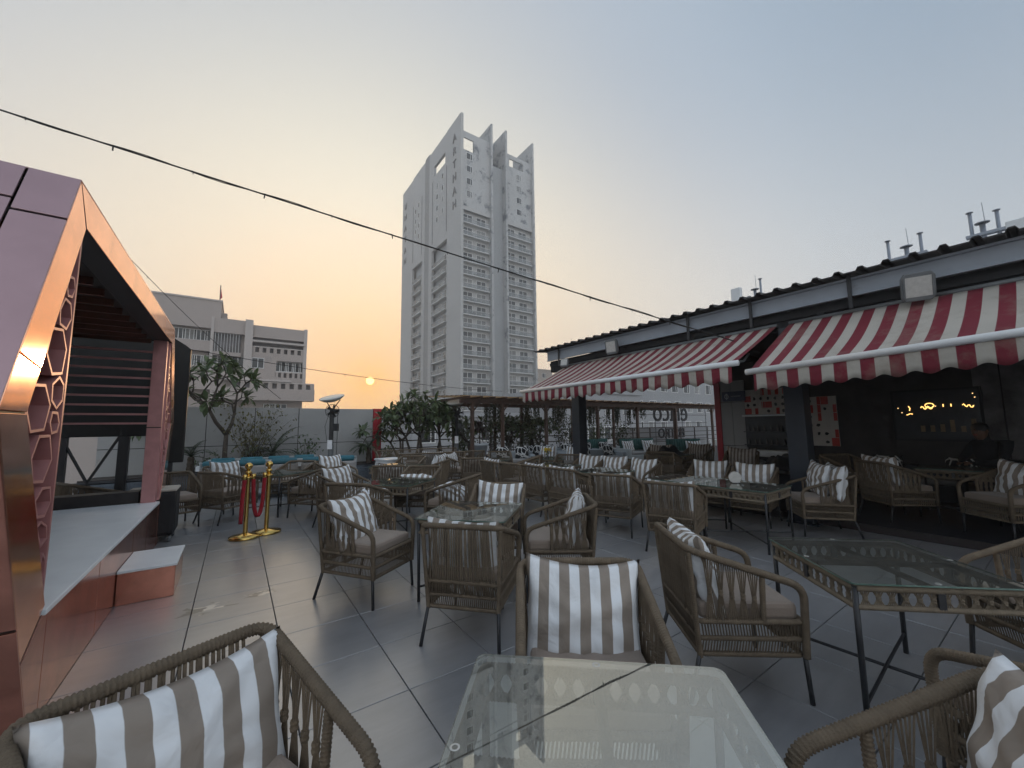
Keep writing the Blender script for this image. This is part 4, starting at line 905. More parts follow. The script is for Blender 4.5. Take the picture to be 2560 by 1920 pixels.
# ------------------------------------------------------------------ lamp-and-fan posts
def heater(label, x, y, rz):
    t = thing('fan_lamp_post', label, 'lamp post', (x, y, 0), rz, 'lamp and fan posts')
    MB().tube([(0, 0, 0), (0, 0, 1.0)], .075, 8).build('lower_post', 'lamp_grey', t); MB().tube([(0, 0, 1.0), (0, 0, 2.0)], .06, 8).build('post', 'black_steel', t)
    B(-.06, .06, -.10, -.07, .9, 1.14).build('notice_plate', 'white_mark', t); B(.05, .17, -.06, .06, 1.38, 1.58).build('switch_box', 'black_steel', t)
    ds = MB(); ds.lathe([(0, .0), (.10, .005), (.22, .04), (.32, .11), (.325, .13), (.31, .14), (.2, .15), (0, .155)], 28); o = ds.build('dish', 'lamp_glass', t, True, loc=(0, .03, 2.18)); o.rotation_euler = (R(17), R(-8), 0)
    for s in (-1, 1): MB().tube([(s * .03, 0, 1.98), (s * .2, .03, 2.24)], .014, 5).build('dish_arm', 'black_steel', t)
    rg = [Vector((.05 + .18 * math.cos(a), -.12, 1.92 + .18 * math.sin(a))) for a in [i * math.pi / 14 for i in range(28)]]
    cg = MB(); cg.tube(rg, .008, 5, closed=True)
    for k in range(5):
        rr_ = .035 + k * .03; cg.tube([Vector((.05 + rr_ * math.cos(a), -.125, 1.92 + rr_ * math.sin(a))) for a in [i * math.pi / 8 for i in range(16)]], .0025, 4, closed=True)
    cg.build('fan_guard', 'black_steel', t); MB().tube([(.05, -.11, 1.92), (.05, .14, 1.92)], .075, 12).build('fan_motor', 'black_steel', t, True)
    for k in range(5):
        a = k * 2 * math.pi / 5; c, s = math.cos(a), math.sin(a); bl = MB()
        bl.quad((.05 + .03 * c, -.10, 1.92 + .03 * s), (.05 + .16 * c - .05 * s, -.09, 1.92 + .16 * s + .05 * c), (.05 + .165 * c + .03 * s, -.075, 1.92 + .165 * s - .03 * c), (.05 + .05 * c + .02 * s, -.08, 1.92 + .05 * s - .02 * c)); o = bl.build('fan_blade', 'screen', t); md = o.modifiers.new('s', 'SOLIDIFY'); md.thickness = .003
    MB().tube([(-.06, -.02, 1.9), (-.16, -.03, 1.5), (-.10, -.02, 1.1)], .006, 4).build('flex_cable', 'cable', t)
heater('fan and dish lamp on a dark post in front of the grey panelled wall', 2.12, 11.6, -30)
heater('fan and dish lamp on a dark post at the right edge of the plumeria thicket', 6.1, 12.0, -25)

# ------------------------------------------------------------------ telecom masts beyond the pavilion roof
def mast(label, pts, panel=None):
    """pts: list of (y, ztop) pipes at x=25; the middle one is thick with a disc"""
    t = thing('telecom_mast', label, 'antenna mast', (25, pts[1][0], 4), 0, 'telecom masts'); y0 = pts[1][0]
    for i, (y, z) in enumerate(pts):
        r_ = .085 if i == 1 else .06; zz = z - 4; MB().tube([(0, y - y0, 0), (0, y - y0, zz)], r_, 8).build('pipe', 'galv', t, True)
        MB().lathe([(0, zz), (.22 if i == 1 else .11, zz + .02), (.22 if i == 1 else .11, zz + .05), (0, zz + .07)], 14, (0, y - y0)).build('cap_disc', 'galv', t)
    zc = min(p[1] for p in pts) - 4 - .45; ya, yb = pts[0][0] - y0, pts[-1][0] - y0
    for dx in (-.1, .1): B(dx - .02, dx + .02, min(ya, yb) - .18, max(ya, yb) + .18, zc - .06, zc + .06).build('cross_arm', 'galv', t)
    MB().tube([(0, -.08, pts[1][1] - 4), (0, -.06, pts[1][1] - 4 + .9)], .012, 4).build('lightning_rod', 'galv', t)
    if panel:
        y, z0, z1 = panel; B(-.15, .15, y - y0 - .28, y - y0 + .28, z0 - 4, z1 - 4).build('panel_antenna', 'bar_white', t, bevel=.03)
mast('three-pipe mast above the roof, middle of the skyline masts', [(4.34, 9.95), (3.74, 9.45), (3.26, 9.9)])
mast('three-pipe mast with a flat panel at the right edge of the sky', [(1.76, 10.15), (1.46, 9.58), (1.05, 9.95)], (.60, 8.4, 9.35))
mast('smaller mast with a white panel antenna, leftmost on the roof line', [(10.6, 9.0), (10.25, 9.35), (9.93, 9.9)], (11.3, 8.5, 9.75))

# ------------------------------------------------------------------ overhead cables
def cable(name, label, a, b, sag, r, n_, clips, seed, second=False):
    t = thing(name, label, 'cable', a); A = Vector((0, 0, 0)); Bv = Vector(b) - Vector(a); r_ = random.Random(seed)
    P_ = lambda q: A.lerp(Bv, q) - Vector((0, 0, sag * 4 * q * (1 - q)))
    MB().tube([P_(i / n_) for i in range(n_ + 1)], r, 6).build('wire', 'cable', t, True)
    if second: MB().tube([P_(i / n_) + Vector((.01 * math.cos(i * .9), .01 * math.sin(i * .9), .012 * math.sin(i * .7))) for i in range(n_ + 1)], r * .55, 5).build('wire', 'cable', t, True)
    for k in range(clips):
        p = P_((k + .6) / clips); big = k % 2 == 0; w_ = MB(); dz = (.05 if big else .025)
        w_.tube([p + Vector((0, 0, .012)), p + Vector((r_.uniform(-.012, .012), r_.uniform(-.012, .012), -dz))], r * .8 if big else r * .6, 5); 
        if big: w_.tube([p + Vector((-.02, .02, .02)), p + Vector((.02, -.02, -.01))], r * .5, 4)
        w_.build('cable_clip', 'cable', t)
cable('overhead_cable', 'thick black overhead cable with clips crossing the sky in front of the tower', (-2.9, 5.92, 4.75), (7, 2.98, 2.74), .03, .0085, 60, 15, 1, True)
cable('thin_cable', 'thin cable from the stage top across to the pergola', (-1.2, 8.45, 2.88), (7.3, 11.0, 2.62), .12, .006, 40, 7, 2)
cable('slack_wire', 'fine slack wire in front of the pinkish apartment block', (-3.0, 14.5, 6.6), (1.0, 12.95, 2.3), .15, .008, 24, 3, 3)
# ------------------------------------------------------------------ woven rope armchair
def arm_z(y):  # height of the arm rail at y (back -.30 .. front .22)
    return .775 + (.605 - .775) * (y + .30) / .52
def chair_proto(hi):
    t = thing('rope_armchair', 'woven rope armchair', 'armchair', (0, 0, 0), 0, 'woven rope armchairs on the terrace')
    # arm and back rail, one bent tube
    P = [(-.265, .285, .23), (-.28, .29, .595), (-.29, -.315, .79), (.29, -.315, .79), (.28, .29, .595), (.265, .285, .23)]
    path = fillet(P, .075, 6); wrapped(MB(), path, .021, hi).build('arm_rail', 'rope', t, True)
    for (z, w_, y0, y1, r) in ((.235, .25, -.262, .275, .0155), (.318, .257, -.268, .28, .0145), (.408, .265, -.275, .283, .0165)):
        ring = fillet([(0, y0, z), (-w_, y0, z), (-w_, y1, z), (w_, y1, z), (w_, y0, z), (0, y0, z)], .03, 3)[:-1]
        wrapped(MB(), ring, r, hi, True).build('seat_rail', 'rope', t, True)
    for s in (-1, 1):
        wrapped(MB(), [Vector((s * .252, -.264, .22)), Vector((s * .283, -.31, .77))], .0165, hi).build('back_post', 'rope', t, True)
        wrapped(MB(), [Vector((s * .267, .075, .41)), Vector((s * .282, .075, arm_z(.075) - .01))], .016, hi).build('arm_post', 'rope', t, True)
        MB().tube([(s * .252, -.262, .25), (s * .275, -.335, .0)], .0125, 8).build('leg', 'black_steel', t, True)
        MB().tube([(s * .262, .278, .25), (s * .268, .295, 0)], .0125, 8).build('leg', 'black_steel', t, True)
    MBc = MB(); MBc.box(-.245, .245, -.25, .275, .405, .495); MBc.build('seat_cushion', 'seat', t, bevel=.025)
    # back strands
    n_ = 30 if hi else 22; sr = .0052 if hi else .0068
    sm = MB(); sm.tube([(0, -.31, .785), (0, -.30, .60), (0, -.282, .405), (0, -.274, .32)], sr, 6 if hi else 4)
    if hi:
        me = sm.mesh('back_strand', 'rope', True)
        for k in range(n_):
            q = (k + .5) / n_ * 2 - 1; inst('back_strand', me, t, (q * .265, rnd.uniform(-.002, .002), 0), (0, R(-q * 3.2 + rnd.uniform(-.4, .4)), 0))
    else:
        allb = MB()
        for k in range(n_):
            q = (k + .5) / n_ * 2 - 1; allb.tube([(q * .283, -.31, .785), (q * .272, -.296, .55), (q * .262, -.274, .32)], sr, 4)
        tag(allb.build('back_weave', 'rope', t), kind='stuff')
    # side bundles tied in the middle
    side = MB()
    for k in range(5):
        yc = .030 - k * .0585; zt = arm_z(yc) - .006; zb = .412; zm = zb + (zt - zb) * .48; b_m = MB()
        for q in range(5):
            o = (q - 2) * .0105; b_m.tube([(0, yc + o * 1.25, zt + .004 - o * .3), (0 + (q % 2) * .004, yc + o * .42, zm + .014), (0, yc + o * .42, zm - .014), (0, yc + o * 1.25, zb)], .0037 if hi else .005, 4)
        kn = MB() if hi else b_m
        kn.tube([(.002, yc, zm + .016), (.002, yc, zm + .008), (.002, yc, zm), (.002, yc, zm - .008), (.002, yc, zm - .016)], [.0115, .0135, .0115, .0135, .0115], 8)
        for s in (-1, 1):
            if hi:
                if s == -1: me = b_m.mesh('rope_bundle', 'rope'); mk = kn.mesh('knot', 'rope')
                o_ = inst('rope_bundle', me, t, (s * .274, 0, 0)); inst('knot', mk, o_)
            else:
                b0 = len(side.v); side.v += [(x + s * .274, y, z) for x, y, z in b_m.v]; side.f += [tuple(i + b0 for i in f) for f in b_m.f]
    if not hi: tag(side.build('side_weave', 'rope', t), kind='stuff')
    # woven apron under the seat
    ap = MB(); m_ = 34 if hi else 20; r_ = .0042 if hi else .006
    def strand(a, c): ap.tube([a, c], r_, 4)
    for k in range(m_):
        q = (k + .5) / m_ * 2 - 1; sh = .012
        for (za, zb, sc, d) in ((.408, .318, 1, sh), (.318, .235, .97, -sh)):
            strand((q * .25 * sc, .283, za), (q * .25 * sc + d, .277, zb)); strand((q * .25 * sc, -.274, za), (q * .25 * sc + d, -.266, zb))
            for s in (-1, 1): strand((s * .264, .005 + q * .265 * sc, za), (s * .256, .005 + q * .265 * sc + d, zb))
    tag(ap.build('apron_weave', 'rope', t), kind='stuff')
    return t

# name, x, y, yaw, z, hi, label
CH = [
 ('A', -.02, 1.31, -157, 0, 1, 'nearest rope armchair at the bottom left edge, holding a large striped cushion'),
 ('B', 1.26, 1.26, 143, 0, 1, 'rope armchair facing the camera right behind the nearest glass table'),
 ('C', 1.53, 2.70, -48, 0, 1, 'rope armchair with its back to us in front of the second glass table'),
 ('D', 1.04, 3.80, -146, 0, 1, 'rope armchair seen from its left side, left of the second glass table'),
 ('R', 2.41, 3.75, 140, 0, 1, 'rope armchair facing us behind the second glass table, pale blue striped cushion'),
 ('D2', 2.46, 2.82, 55, 0, 1, 'rope armchair facing left on the right of the second glass table'),
 ('N', 2.49, 1.32, -128, 0, 1, 'big rope armchair seen obliquely from behind between the two nearest glass tables'),
 ('O', 1.34, .13, 55, 0, 1, 'rope armchair in the bottom right corner with a tan striped cushion'),
 ('P', 2.34, .02, -29, 0, 1, 'rope armchair cut by the right edge in front of the right glass table'),
 ('M', 3.82, .10, 49, 0, 1, 'rope armchair behind the right glass table at the right edge'),
 ('S', 2.52, 5.05, 40, 0, 1, 'rope armchair facing left on the right of the sunlit glass table'),
 ('c7', 1.35, 5.36, -47, 0, 1, 'rope armchair with its back to us in front of the sunlit glass table'),
 ('c5', 1.42, 6.53, -146, 0, 1, 'rope armchair with upright striped cushion left of the sunlit glass table'),
 ('c9', 2.50, 6.28, 138, 0, 0, 'rope armchair facing us behind the sunlit glass table'),
 ('B6', 4.39, 2.85, -71, 0, 1, 'back-turned rope armchair at the long double table, nearest of its row'),
 ('B5', 4.47, 3.82, -66, 0, 1, 'back-turned rope armchair second nearest in the row facing the pavilion'),
 ('B4', 4.47, 4.74, -84, 0, 0, 'back-turned rope armchair third nearest in the row facing the pavilion'),
 ('B3', 4.43, 5.36, -90, 0, 0, 'back-turned rope armchair fourth nearest in the row facing the pavilion'),
 ('B2', 4.38, 5.98, -84, 0, 0, 'back-turned rope armchair fifth in the row facing the pavilion'),
 ('B1', 4.33, 6.60, -92, 0, 0, 'back-turned rope armchair farthest in the row facing the pavilion'),
 ('P3', 5.95, 4.58, 95, 0, 0, 'rope armchair facing us with striped cushion, nearest of the three opposite the back-turned row'),
 ('P2', 5.93, 5.19, 104, 0, 0, 'rope armchair facing us with striped cushion, middle of the three opposite the back-turned row'),
 ('P1', 5.90, 5.80, 108, 0, 0, 'rope armchair facing us with striped cushion, farthest of the three opposite the back-turned row'),
 ('P0', 6.05, 6.52, 128, 0, 0, 'cushionless rope armchair just past the three cushioned ones'),
 ('Q1', 6.42, 3.55, 108, 0, 0, 'rope armchair with striped cushion behind the far half of the double table'),
 ('Q2', 6.42, 2.88, 100, 0, 0, 'rope armchair with wide striped cushion behind the near half of the double table'),
 ('J1', 6.50, 2.08, 39, 0, 1, 'rope armchair with two cushions seen from the side beside the steel post'),
 ('K1', 7.75, 1.55, -130, .1, 0, 'rope armchair in deep shade with its back towards the steel post'),
 ('K3', 8.6, 2.25, 150, .1, 0, 'rope armchair barely visible in the dark behind the shaded table'),
 ('K2', 7.52, .52, 50, .1, 0, 'shaded rope armchair at the right edge under the near awning'),
 ('W1', 7.45, 5.0, -80, .1, 0, 'dark rope armchair with its back to us under the far awning'),
 ('W2', 8.5, 5.9, 112, .1, 0, 'rope armchair with a brown striped cushion in shade under the far awning'),
 ('Q3', 8.3, 3.9, 108, .1, 0, 'rope armchair with brown cushion in shade behind the double table'),
 ('W3', 9.3, 5.4, 95, .1, 0, 'rope armchair deep in shade beside the white panelled wall'),
 ('c1', -.05, 8.08, -54, 0, 0, 'rope armchair with its back to us just left of the brass stanchions'),
 ('c2', -.05, 9.0, -146, 0, 0, 'rope armchair behind the one left of the stanchions, white striped cushion'),
 ('c3', .98, 9.05, 140, 0, 0, 'cushionless rope armchair in front of the blue benches'),
 ('c4', 1.16, 7.55, 40, 0, 0, 'rope armchair facing left back to back with a cushioned chair, right of the stanchions'),
 ('L1', 1.72, 8.75, -146, 0, 0, 'rope armchair with upright striped cushion in front of the right blue bench end'),
 ('c8', 2.40, 7.26, -35, 0, 0, 'back-turned rope armchair with a round-backed cushion behind the sunlit table'),
 ('c10', 3.22, 7.48, 49, 0, 0, 'rope armchair facing left with a pale cushion edge, mid terrace'),
 ('L13', 3.2, 8.66, 136, 0, 0, 'rope armchair facing us in the middle distance near the white side table'),
 ('G2', 4.32, 7.62, -32, 0, 0, 'back-turned rope armchair with bulging brown cushion, mid terrace'),
 ('G1', 4.42, 8.62, -140, 0, 0, 'rope armchair with thin-striped cushion facing right, mid terrace'),
 ('H0', 5.58, 8.52, 151, 0, 0, 'rope armchair facing us in front of the grey sofas'),
 ('V1', 5.45, 7.2, 45, 0, 0, 'rope armchair facing left before the table with yellow flowers'),
 ('F0', 3.72, 9.85, -28, 0, 0, 'back-turned rope armchair leftmost of the second far row'),
 ('F1', 4.28, 9.82, -24, 0, 0, 'back-turned rope armchair second from left in the second far row'),
 ('F2', 4.85, 9.78, -20, 0, 0, 'back-turned rope armchair third from left in the second far row'),
 ('F3', 5.42, 9.76, -10, 0, 0, 'back-turned rope armchair rightmost of the second far row'),
 ('E1', 3.55, 11.2, 172, 0, 0, 'rope armchair leftmost of the farthest row by the planter'),
 ('E2', 4.15, 11.2, 168, 0, 0, 'rope armchair second from left in the farthest row by the planter'),
 ('E3', 4.75, 11.2, 160, 0, 0, 'rope armchair third from left in the farthest row by the planter'),
 ('E4', 5.33, 11.15, 150, 0, 0, 'rope armchair rightmost of the farthest row by the planter'),
 ('X1', -1.55, 7.75, -60, 0, 0, 'rope armchair seen in the dark through the stage opening'),
 ('X2', -.75, 8.0, -160, 0, 0, 'rope armchair half hidden behind the covered loudspeaker'),
]
protos = {}; CHO = {}
for (k, x, y, yaw, z, hi, lab) in CH:
    if hi not in protos:
        c = chair_proto(hi); c.location = (x, y, z); c.rotation_euler = (0, 0, R(yaw)); c['label'] = lab; protos[hi] = c
    else: c = dup(protos[hi], (x, y, z), yaw, lab)
    CHO[k] = (x, y, z, yaw)

# ------------------------------------------------------------------ glass tables with rope aprons
def table_proto(hi):
    t = thing('glass_table', 'glass table', 'table', (0, 0, 0), 0, 'square glass tables with rope aprons'); h = .375
    def ring(z, r): return fillet([(0, -h, z), (-h, -h, z), (-h, h, z), (h, h, z), (h, -h, z), (0, -h, z)], .03, 4)[:-1], r
    for z, r in ((.662, .0185), (.572, .0145)):
        p, r = ring(z, r); wrapped(MB(), p, r, hi, True, .0115).build('rope_rail', 'rope_table', t, True)
    for (a, c) in (((-h, 0, .660), (h, 0, .660)), ((0, -h, .657), (0, h, .657))): wrapped(MB(), [Vector(a), Vector(c)], .016, hi).build('cross_rail', 'rope_table', t, True)
    for sx_ in (-1, 1):
        for sy in (-1, 1): MB().tube([(sx_ * (h - .004), sy * (h - .004), .672), (sx_ * (h - .01), sy * (h - .01), 0)], .0135, 8).build('leg', 'black_steel', t, True)
        B(-.016 if 1 else 0, .016, sx_ * h - .012, sx_ * h + .012, .575, .66).build('mid_clip', 'black_steel', t); B(sx_ * h - .012, sx_ * h + .012, -.016, .016, .575, .66).build('mid_clip', 'black_steel', t)
    MB().tube([(-h + .01, -h + .01, .12), (0, 0, .125), (h - .01, h - .01, .12)], .009, 6).build('stretcher', 'black_steel', t); MB().tube([(-h + .01, h - .01, .11), (0, 0, .107), (h - .01, -h + .01, .11)], .009, 6).build('stretcher', 'black_steel', t)
    g_ = MB(); q = .4; cpts = []
    for (cx, cy, a0) in ((q - .03, q - .03, 0), (-q + .03, q - .03, 90), (-q + .03, -q + .03, 180), (q - .03, -q + .03, 270)):
        for k in range(5): a = R(a0 + k * 22.5); cpts.append((cx + .03 * math.cos(a), cy + .03 * math.sin(a)))
    top = MB(); n_ = len(cpts); top.v += [(x, y, .692) for x, y in cpts]; top.f.append(tuple(range(n_)))
    top.build('glass_top', 'glass', t)
    ed = MB(); ed.v += [(x, y, .6915) for x, y in cpts] + [(x, y, .6835) for x, y in cpts]; ed.f += [(i, n_ + i, n_ + (i + 1) % n_, (i + 1) % n_) for i in range(n_)]; ed.build('glass_edge', 'glass_edge', t)
    pad = MB().lathe([(.0075, .6922), (.0085, .6927), (.012, .6927), (.013, .6922)], 14)
    pm = pad.mesh('glass_pad', 'lamp_glass', True)
    for (x, y) in ((0, h), (0, -h), (h, 0), (-h, 0)): inst('glass_pad', pm, t, (x * 1.0, y * 1.0, 0), (0, 0, 0), (1, 1, 1))
    b_m = MB()
    for q_ in range(5):
        o = (q_ - 2) * .0085; b_m.tube([(o * 1.5, 0, .655), (o * .45, .003 * (q_ % 2), .622), (o * .45, 0, .608), (o * 1.5, 0, .576)], .0036 if hi else .0048, 4)
    kn = MB().tube([(0, 0, .624), (0, 0, .618), (0, 0, .612), (0, 0, .606)], [.010, .012, .010, .012], 7) if hi else None
    allb = MB(); me = b_m.mesh('rope_bundle', 'rope_table') if hi else None; mk = kn.mesh('knot', 'rope_table') if hi else None
    for sd in range(4):
        for k in range(12):
            u_ = -h + .045 + k * (2 * h - .09) / 11
            if abs(u_) < .02: continue
            x, y, rz = ((u_, -h, 0), (u_, h, 0), (-h, u_, 90), (h, u_, 90))[sd]
            if hi: o_ = inst('rope_bundle', me, t, (x, y, 0), (0, 0, R(rz))); inst('knot', mk, o_)
            else:
                b0 = len(allb.v); c, s = math.cos(R(rz)), math.sin(R(rz)); allb.v += [(x + vx_ * c - vy_ * s, y + vx_ * s + vy_ * c, vz_) for vx_, vy_, vz_ in b_m.v]; allb.f += [tuple(i + b0 for i in f) for f in b_m.f]
    if not hi: tag(allb.build('rope_weave', 'rope_table', t), kind='stuff')
    return t
TB = [('T7', .76, .70, -42, 0, 1, 'nearest glass table at the bottom centre, reflecting cable and tower'),
 ('T6', 3.07, .73, -42, 0, 1, 'glass table on the right with a cross rail under dark glass'),
 ('T3', 1.86, 3.32, -47, 0, 1, 'second glass table in the centre ringed by four armchairs'),
 ('T2', 1.98, 5.72, -52, 0, 0, 'glass table mirroring the orange sunset, beyond the central group'),
 ('T1', .70, 8.25, -52, 0, 0, 'glass table just behind the brass stanchions'),
 ('T5a', 5.32, 2.48, -88, 0, 0, 'near half of the double glass table by the steel post'),
 ('T5b', 5.32, 3.29, -88, 0, 0, 'far half of the double glass table by the steel post'),
 ('T4', 5.18, 4.72, -86, 0, 0, 'glass table between the back-turned row and three cushioned chairs'),
 ('T4b', 5.18, 5.98, -84, 0, 0, 'glass table at the far end of the back-turned row'),
 ('T8', 2.72, 8.02, -52, 0, 0, 'glass table in the middle distance left of the grey sofas'),
 ('T10', 5.0, 7.95, -45, 0, 0, 'glass table in front of the armchair facing us by the grey sofas'),
 ('T11', 6.15, 7.35, -40, 0, 0, 'glass table carrying the vase of yellow flowers'),
 ('TK', 8.55, 1.05, -88, .1, 0, 'glass table in deep shade under the near awning'),
 ('TW', 8.0, 5.3, -88, .1, 0, 'glass table in shade under the far awning')]
tp = {}
for (k, x, y, yaw, z, hi, lab) in TB:
    if hi not in tp:
        c = table_proto(hi); c.location = (x, y, z); c.rotation_euler = (0, 0, R(yaw)); c['label'] = lab; tp[hi] = c
    else: dup(tp[hi], (x, y, z), yaw, lab)

from mathutils import noise
# ------------------------------------------------------------------ cushions
def pillow(mt, seed, w_=.275, h_=.235, th=.095):
    r_ = random.Random(seed); n_ = 26; mb = MB(); ph = [r_.uniform(0, 6) for _ in range(6)]
    for side in (1, -1):
        for j in range(n_ + 1):
            for i in range(n_ + 1):
                x = i / n_ * 2 - 1; y = j / n_ * 2 - 1
                px = x * (1 - .085 * (1 - y * y) ** 1.2); py = y * (1 - .095 * (1 - x * x) ** 1.2)
                e = max(0, (1 - x * x) * (1 - y * y)); t = th * e ** .40
                t += .006 * e * math.sin(5 * x + ph[0] + 2 * y) + .007 * (1 - e) * e * 4 * math.sin(9 * math.atan2(y, x) + ph[1]) * side + .004 * e * math.sin(11 * y + ph[2] + 3 * x)
                t += e ** .3 * .016 * noise.noise(Vector((x * 2.2 + seed * 7, y * 2.2, side * 3))) + e ** .5 * .008 * noise.noise(Vector((x * 6, y * 3.5 + seed * 5, side * 3)))
                for (qx, qy) in ((1, 1), (-1, 1), (1, -1), (-1, -1)):
                    dd = math.hypot(x - qx, y - qy)
                    if dd < 1.0: t += .007 * (1 - dd) * min(1, e * 6) * math.sin(13 * math.atan2(y - qy, x - qx) + ph[4] + qx * 2)
                if y > 0: py -= .10 * (1 - x * x) * y * y * (.5 + .3 * math.sin(ph[3]))
                mb.v.append((px * w_, py * h_, side * t))
    m_ = (n_ + 1) ** 2
    for j in range(n_):
        for i in range(n_):
            a = j * (n_ + 1) + i; mb.f.append((a, a + 1, a + n_ + 2, a + n_ + 1)); mb.f.append((m_ + a, m_ + a + n_ + 1, m_ + a + n_ + 2, m_ + a + 1))
    bd = [i for i in range(n_ + 1)] + [j * (n_ + 1) + n_ for j in range(1, n_ + 1)] + [n_ * (n_ + 1) + i for i in range(n_ - 1, -1, -1)] + [j * (n_ + 1) for j in range(n_ - 1, 0, -1)]
    for q in range(len(bd)): a, b = bd[q], bd[(q + 1) % len(bd)]; mb.f.append((a, m_ + a, m_ + b, b))
    return mb.mesh('cushion', mt, True)
PIL = {'s0': pillow('cushion_stripe', 1), 's1': pillow('cushion_stripe', 2), 's2': pillow('cushion_stripe', 3, .27, .23, .085), 'b': pillow('cushion_brown', 4, .27, .22), 't': pillow('cushion_thin', 5, .26, .22), 'c': pillow('cushion_cells', 6, .22, .2, .08)}
def cushion(kind, chair, label, lean=105, up=.655, fwd_=-.165, dx=0., roll_=0., yawo=0.):
    x, y, z, yaw = CHO[chair]; a = R(yaw); c, s = math.cos(a), math.sin(a)
    roll_ += rnd.uniform(-3.5, 3.5); yawo += rnd.uniform(-5, 5)
    o = inst('cushion', PIL[kind], None, (x + dx * c - fwd_ * s, y + dx * s + fwd_ * c, z + up), (R(lean), R(roll_), R(yaw + yawo)))
    tag(o, label, 'cushion', 'striped cushions on the armchairs'); return o
cushion('s0', 'A', 'large striped cushion in the nearest armchair at the bottom left', 110, .585, -.175).scale = (1.06, 1.0, 1.0)
cushion('s1', 'B', 'striped cushion upright in the armchair behind the nearest glass table', 107, .585, -.165).scale = (1.0, 1.14, 1)
cushion('s2', 'C', 'striped cushion peeking over the back-turned chair at the second glass table', 103, .60, -.175, -.03, 4)
cushion('s0', 'D', 'tilted striped cushion in the side-view chair left of the second glass table', 110, .64, -.14, .03, 0, 8)
cushion('s1', 'R', 'pale blue striped cushion facing us behind the second glass table', 106, .61, -.17)
cushion('s2', 'D2', 'edge-on striped cushion in the chair right of the second glass table', 100, .64, -.17, .0, 0, -6)
cushion('s1', 'N', 'striped cushion edge in the big oblique chair between the nearest tables', 104, .62, -.18)
cushion('s0', 'O', 'tan and white striped cushion cut by the bottom right corner', 108, .66, -.12, -.02, 0, -14)
cushion('s2', 'S', 'striped cushion slumped on the seat right of the sunlit table', 22, .57, -.02)
cushion('s1', 'c7', 'striped cushion lying on the seat of the back-turned chair at the sunlit table', 20, .57, .0)
cushion('s0', 'c5', 'striped cushion leaning upright left of the sunlit table', 110, .66, -.14)
cushion('s2', 'c9', 'striped cushion low on the seat behind the sunlit table', 30, .575, -.05)
cushion('s1', 'B6', 'striped cushion seen through the back of the nearest chair in the back-turned row', 102, .60, -.175)
cushion('s2', 'B5', 'striped cushion hidden behind the second back-turned chair', 102, .60, -.16)
cushion('s0', 'B4', 'white cushion corners above the third chair of the back-turned row', 103, .62, -.175)
cushion('s1', 'B3', 'white cushion corners above the fourth chair of the back-turned row', 103, .62, -.175)
cushion('s2', 'B1', 'striped cushion in the farthest back-turned chair of the row', 103, .63, -.16)
for k, nm in (('P3', 'nearest'), ('P2', 'middle'), ('P1', 'farthest')): cushion('s0' if k != 'P2' else 's1', k, 'grey striped cushion in the %s of three chairs opposite the back-turned row' % nm, 107, .64, -.16)
cushion('s2', 'Q1', 'striped cushion behind the far half of the double table', 107, .64, -.16); cushion('s1', 'Q2', 'wide striped cushion behind the near half of the double table', 107, .64, -.15)
cushion('s0', 'J1', 'white striped cushion in the side-view chair by the steel post', 100, .69, -.17, -.06); cushion('s2', 'J1', 'second striped cushion tucked behind in the chair by the steel post', 100, .70, -.06, .12)
cushion('s1', 'K1', 'pale cushion top in the shaded chair behind the steel post', 103, .66, -.16); cushion('s1', 'K2', 'cushion in the shaded chair at the right edge', 103, .66, -.16)
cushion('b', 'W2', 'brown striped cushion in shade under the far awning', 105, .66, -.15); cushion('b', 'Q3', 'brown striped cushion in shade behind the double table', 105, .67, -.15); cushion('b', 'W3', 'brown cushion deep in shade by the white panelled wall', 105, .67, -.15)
cushion('s1', 'c2', 'white striped cushion behind the chair left of the stanchions', 108, .66, -.12); cushion('s2', 'c4', 'striped cushion lying on the left-facing chair right of the stanchions', 22, .57, -.03)
cushion('s0', 'L1', 'upright striped cushion in front of the right blue bench end', 108, .70, -.14); cushion('t', 'c8', 'thin-striped cushion behind the back-turned chair past the sunlit table', 102, .60, -.15)
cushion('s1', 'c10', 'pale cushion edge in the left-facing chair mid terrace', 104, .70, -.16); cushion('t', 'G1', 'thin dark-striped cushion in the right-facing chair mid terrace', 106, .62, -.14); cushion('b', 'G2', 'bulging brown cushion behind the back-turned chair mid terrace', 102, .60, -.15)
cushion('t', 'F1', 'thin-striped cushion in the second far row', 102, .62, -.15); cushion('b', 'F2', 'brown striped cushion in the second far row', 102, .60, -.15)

# ------------------------------------------------------------------ blue benches before the wall
def bench(label, x0, x1, y, n_, rz):
    t = thing('bench_sofa', label, 'bench', ((x0 + x1) / 2, y, 0), rz, 'blue bench sofas'); w_ = (x1 - x0) / 2
    B(-w_, w_, -.55, .05, .12, .22).build('base', 'bench_frame', t, bevel=.01); B(-w_, w_, .06, .12, .12, .74).build('back_board', 'bench_frame', t, bevel=.01)
    for s in (-w_ + .05, 0, w_ - .05): B(s - .03, s + .03, -.5, .08, 0, .12).build('foot', 'bench_frame', t)
    cw = 2 * w_ / n_
    for k in range(n_):
        a = -w_ + k * cw; B(a + .02, a + cw - .02, -.54, .0, .22, .38).build('seat_pad', 'bench_grey', t, bevel=.04); B(a + .02, a + cw - .02, -.06, .055, .38, .66).build('back_pad', 'bench_grey', t, bevel=.04)
        MB().tube([(a + .06, .06, .72), (a + .08, .06, .725), (a + cw - .08, .06, .725), (a + cw - .06, .06, .72)], [.05, .07, .07, .05], 10).build('blue_bolster', 'teal', t, True)
        B(a - .03, a + .03, -.075, .075, .60, .70).build('bolster_strap', 'white_paint', t)
    B(-w_, w_, .02, .14, .742, .765).build('back_rail', 'bench_frame', t)
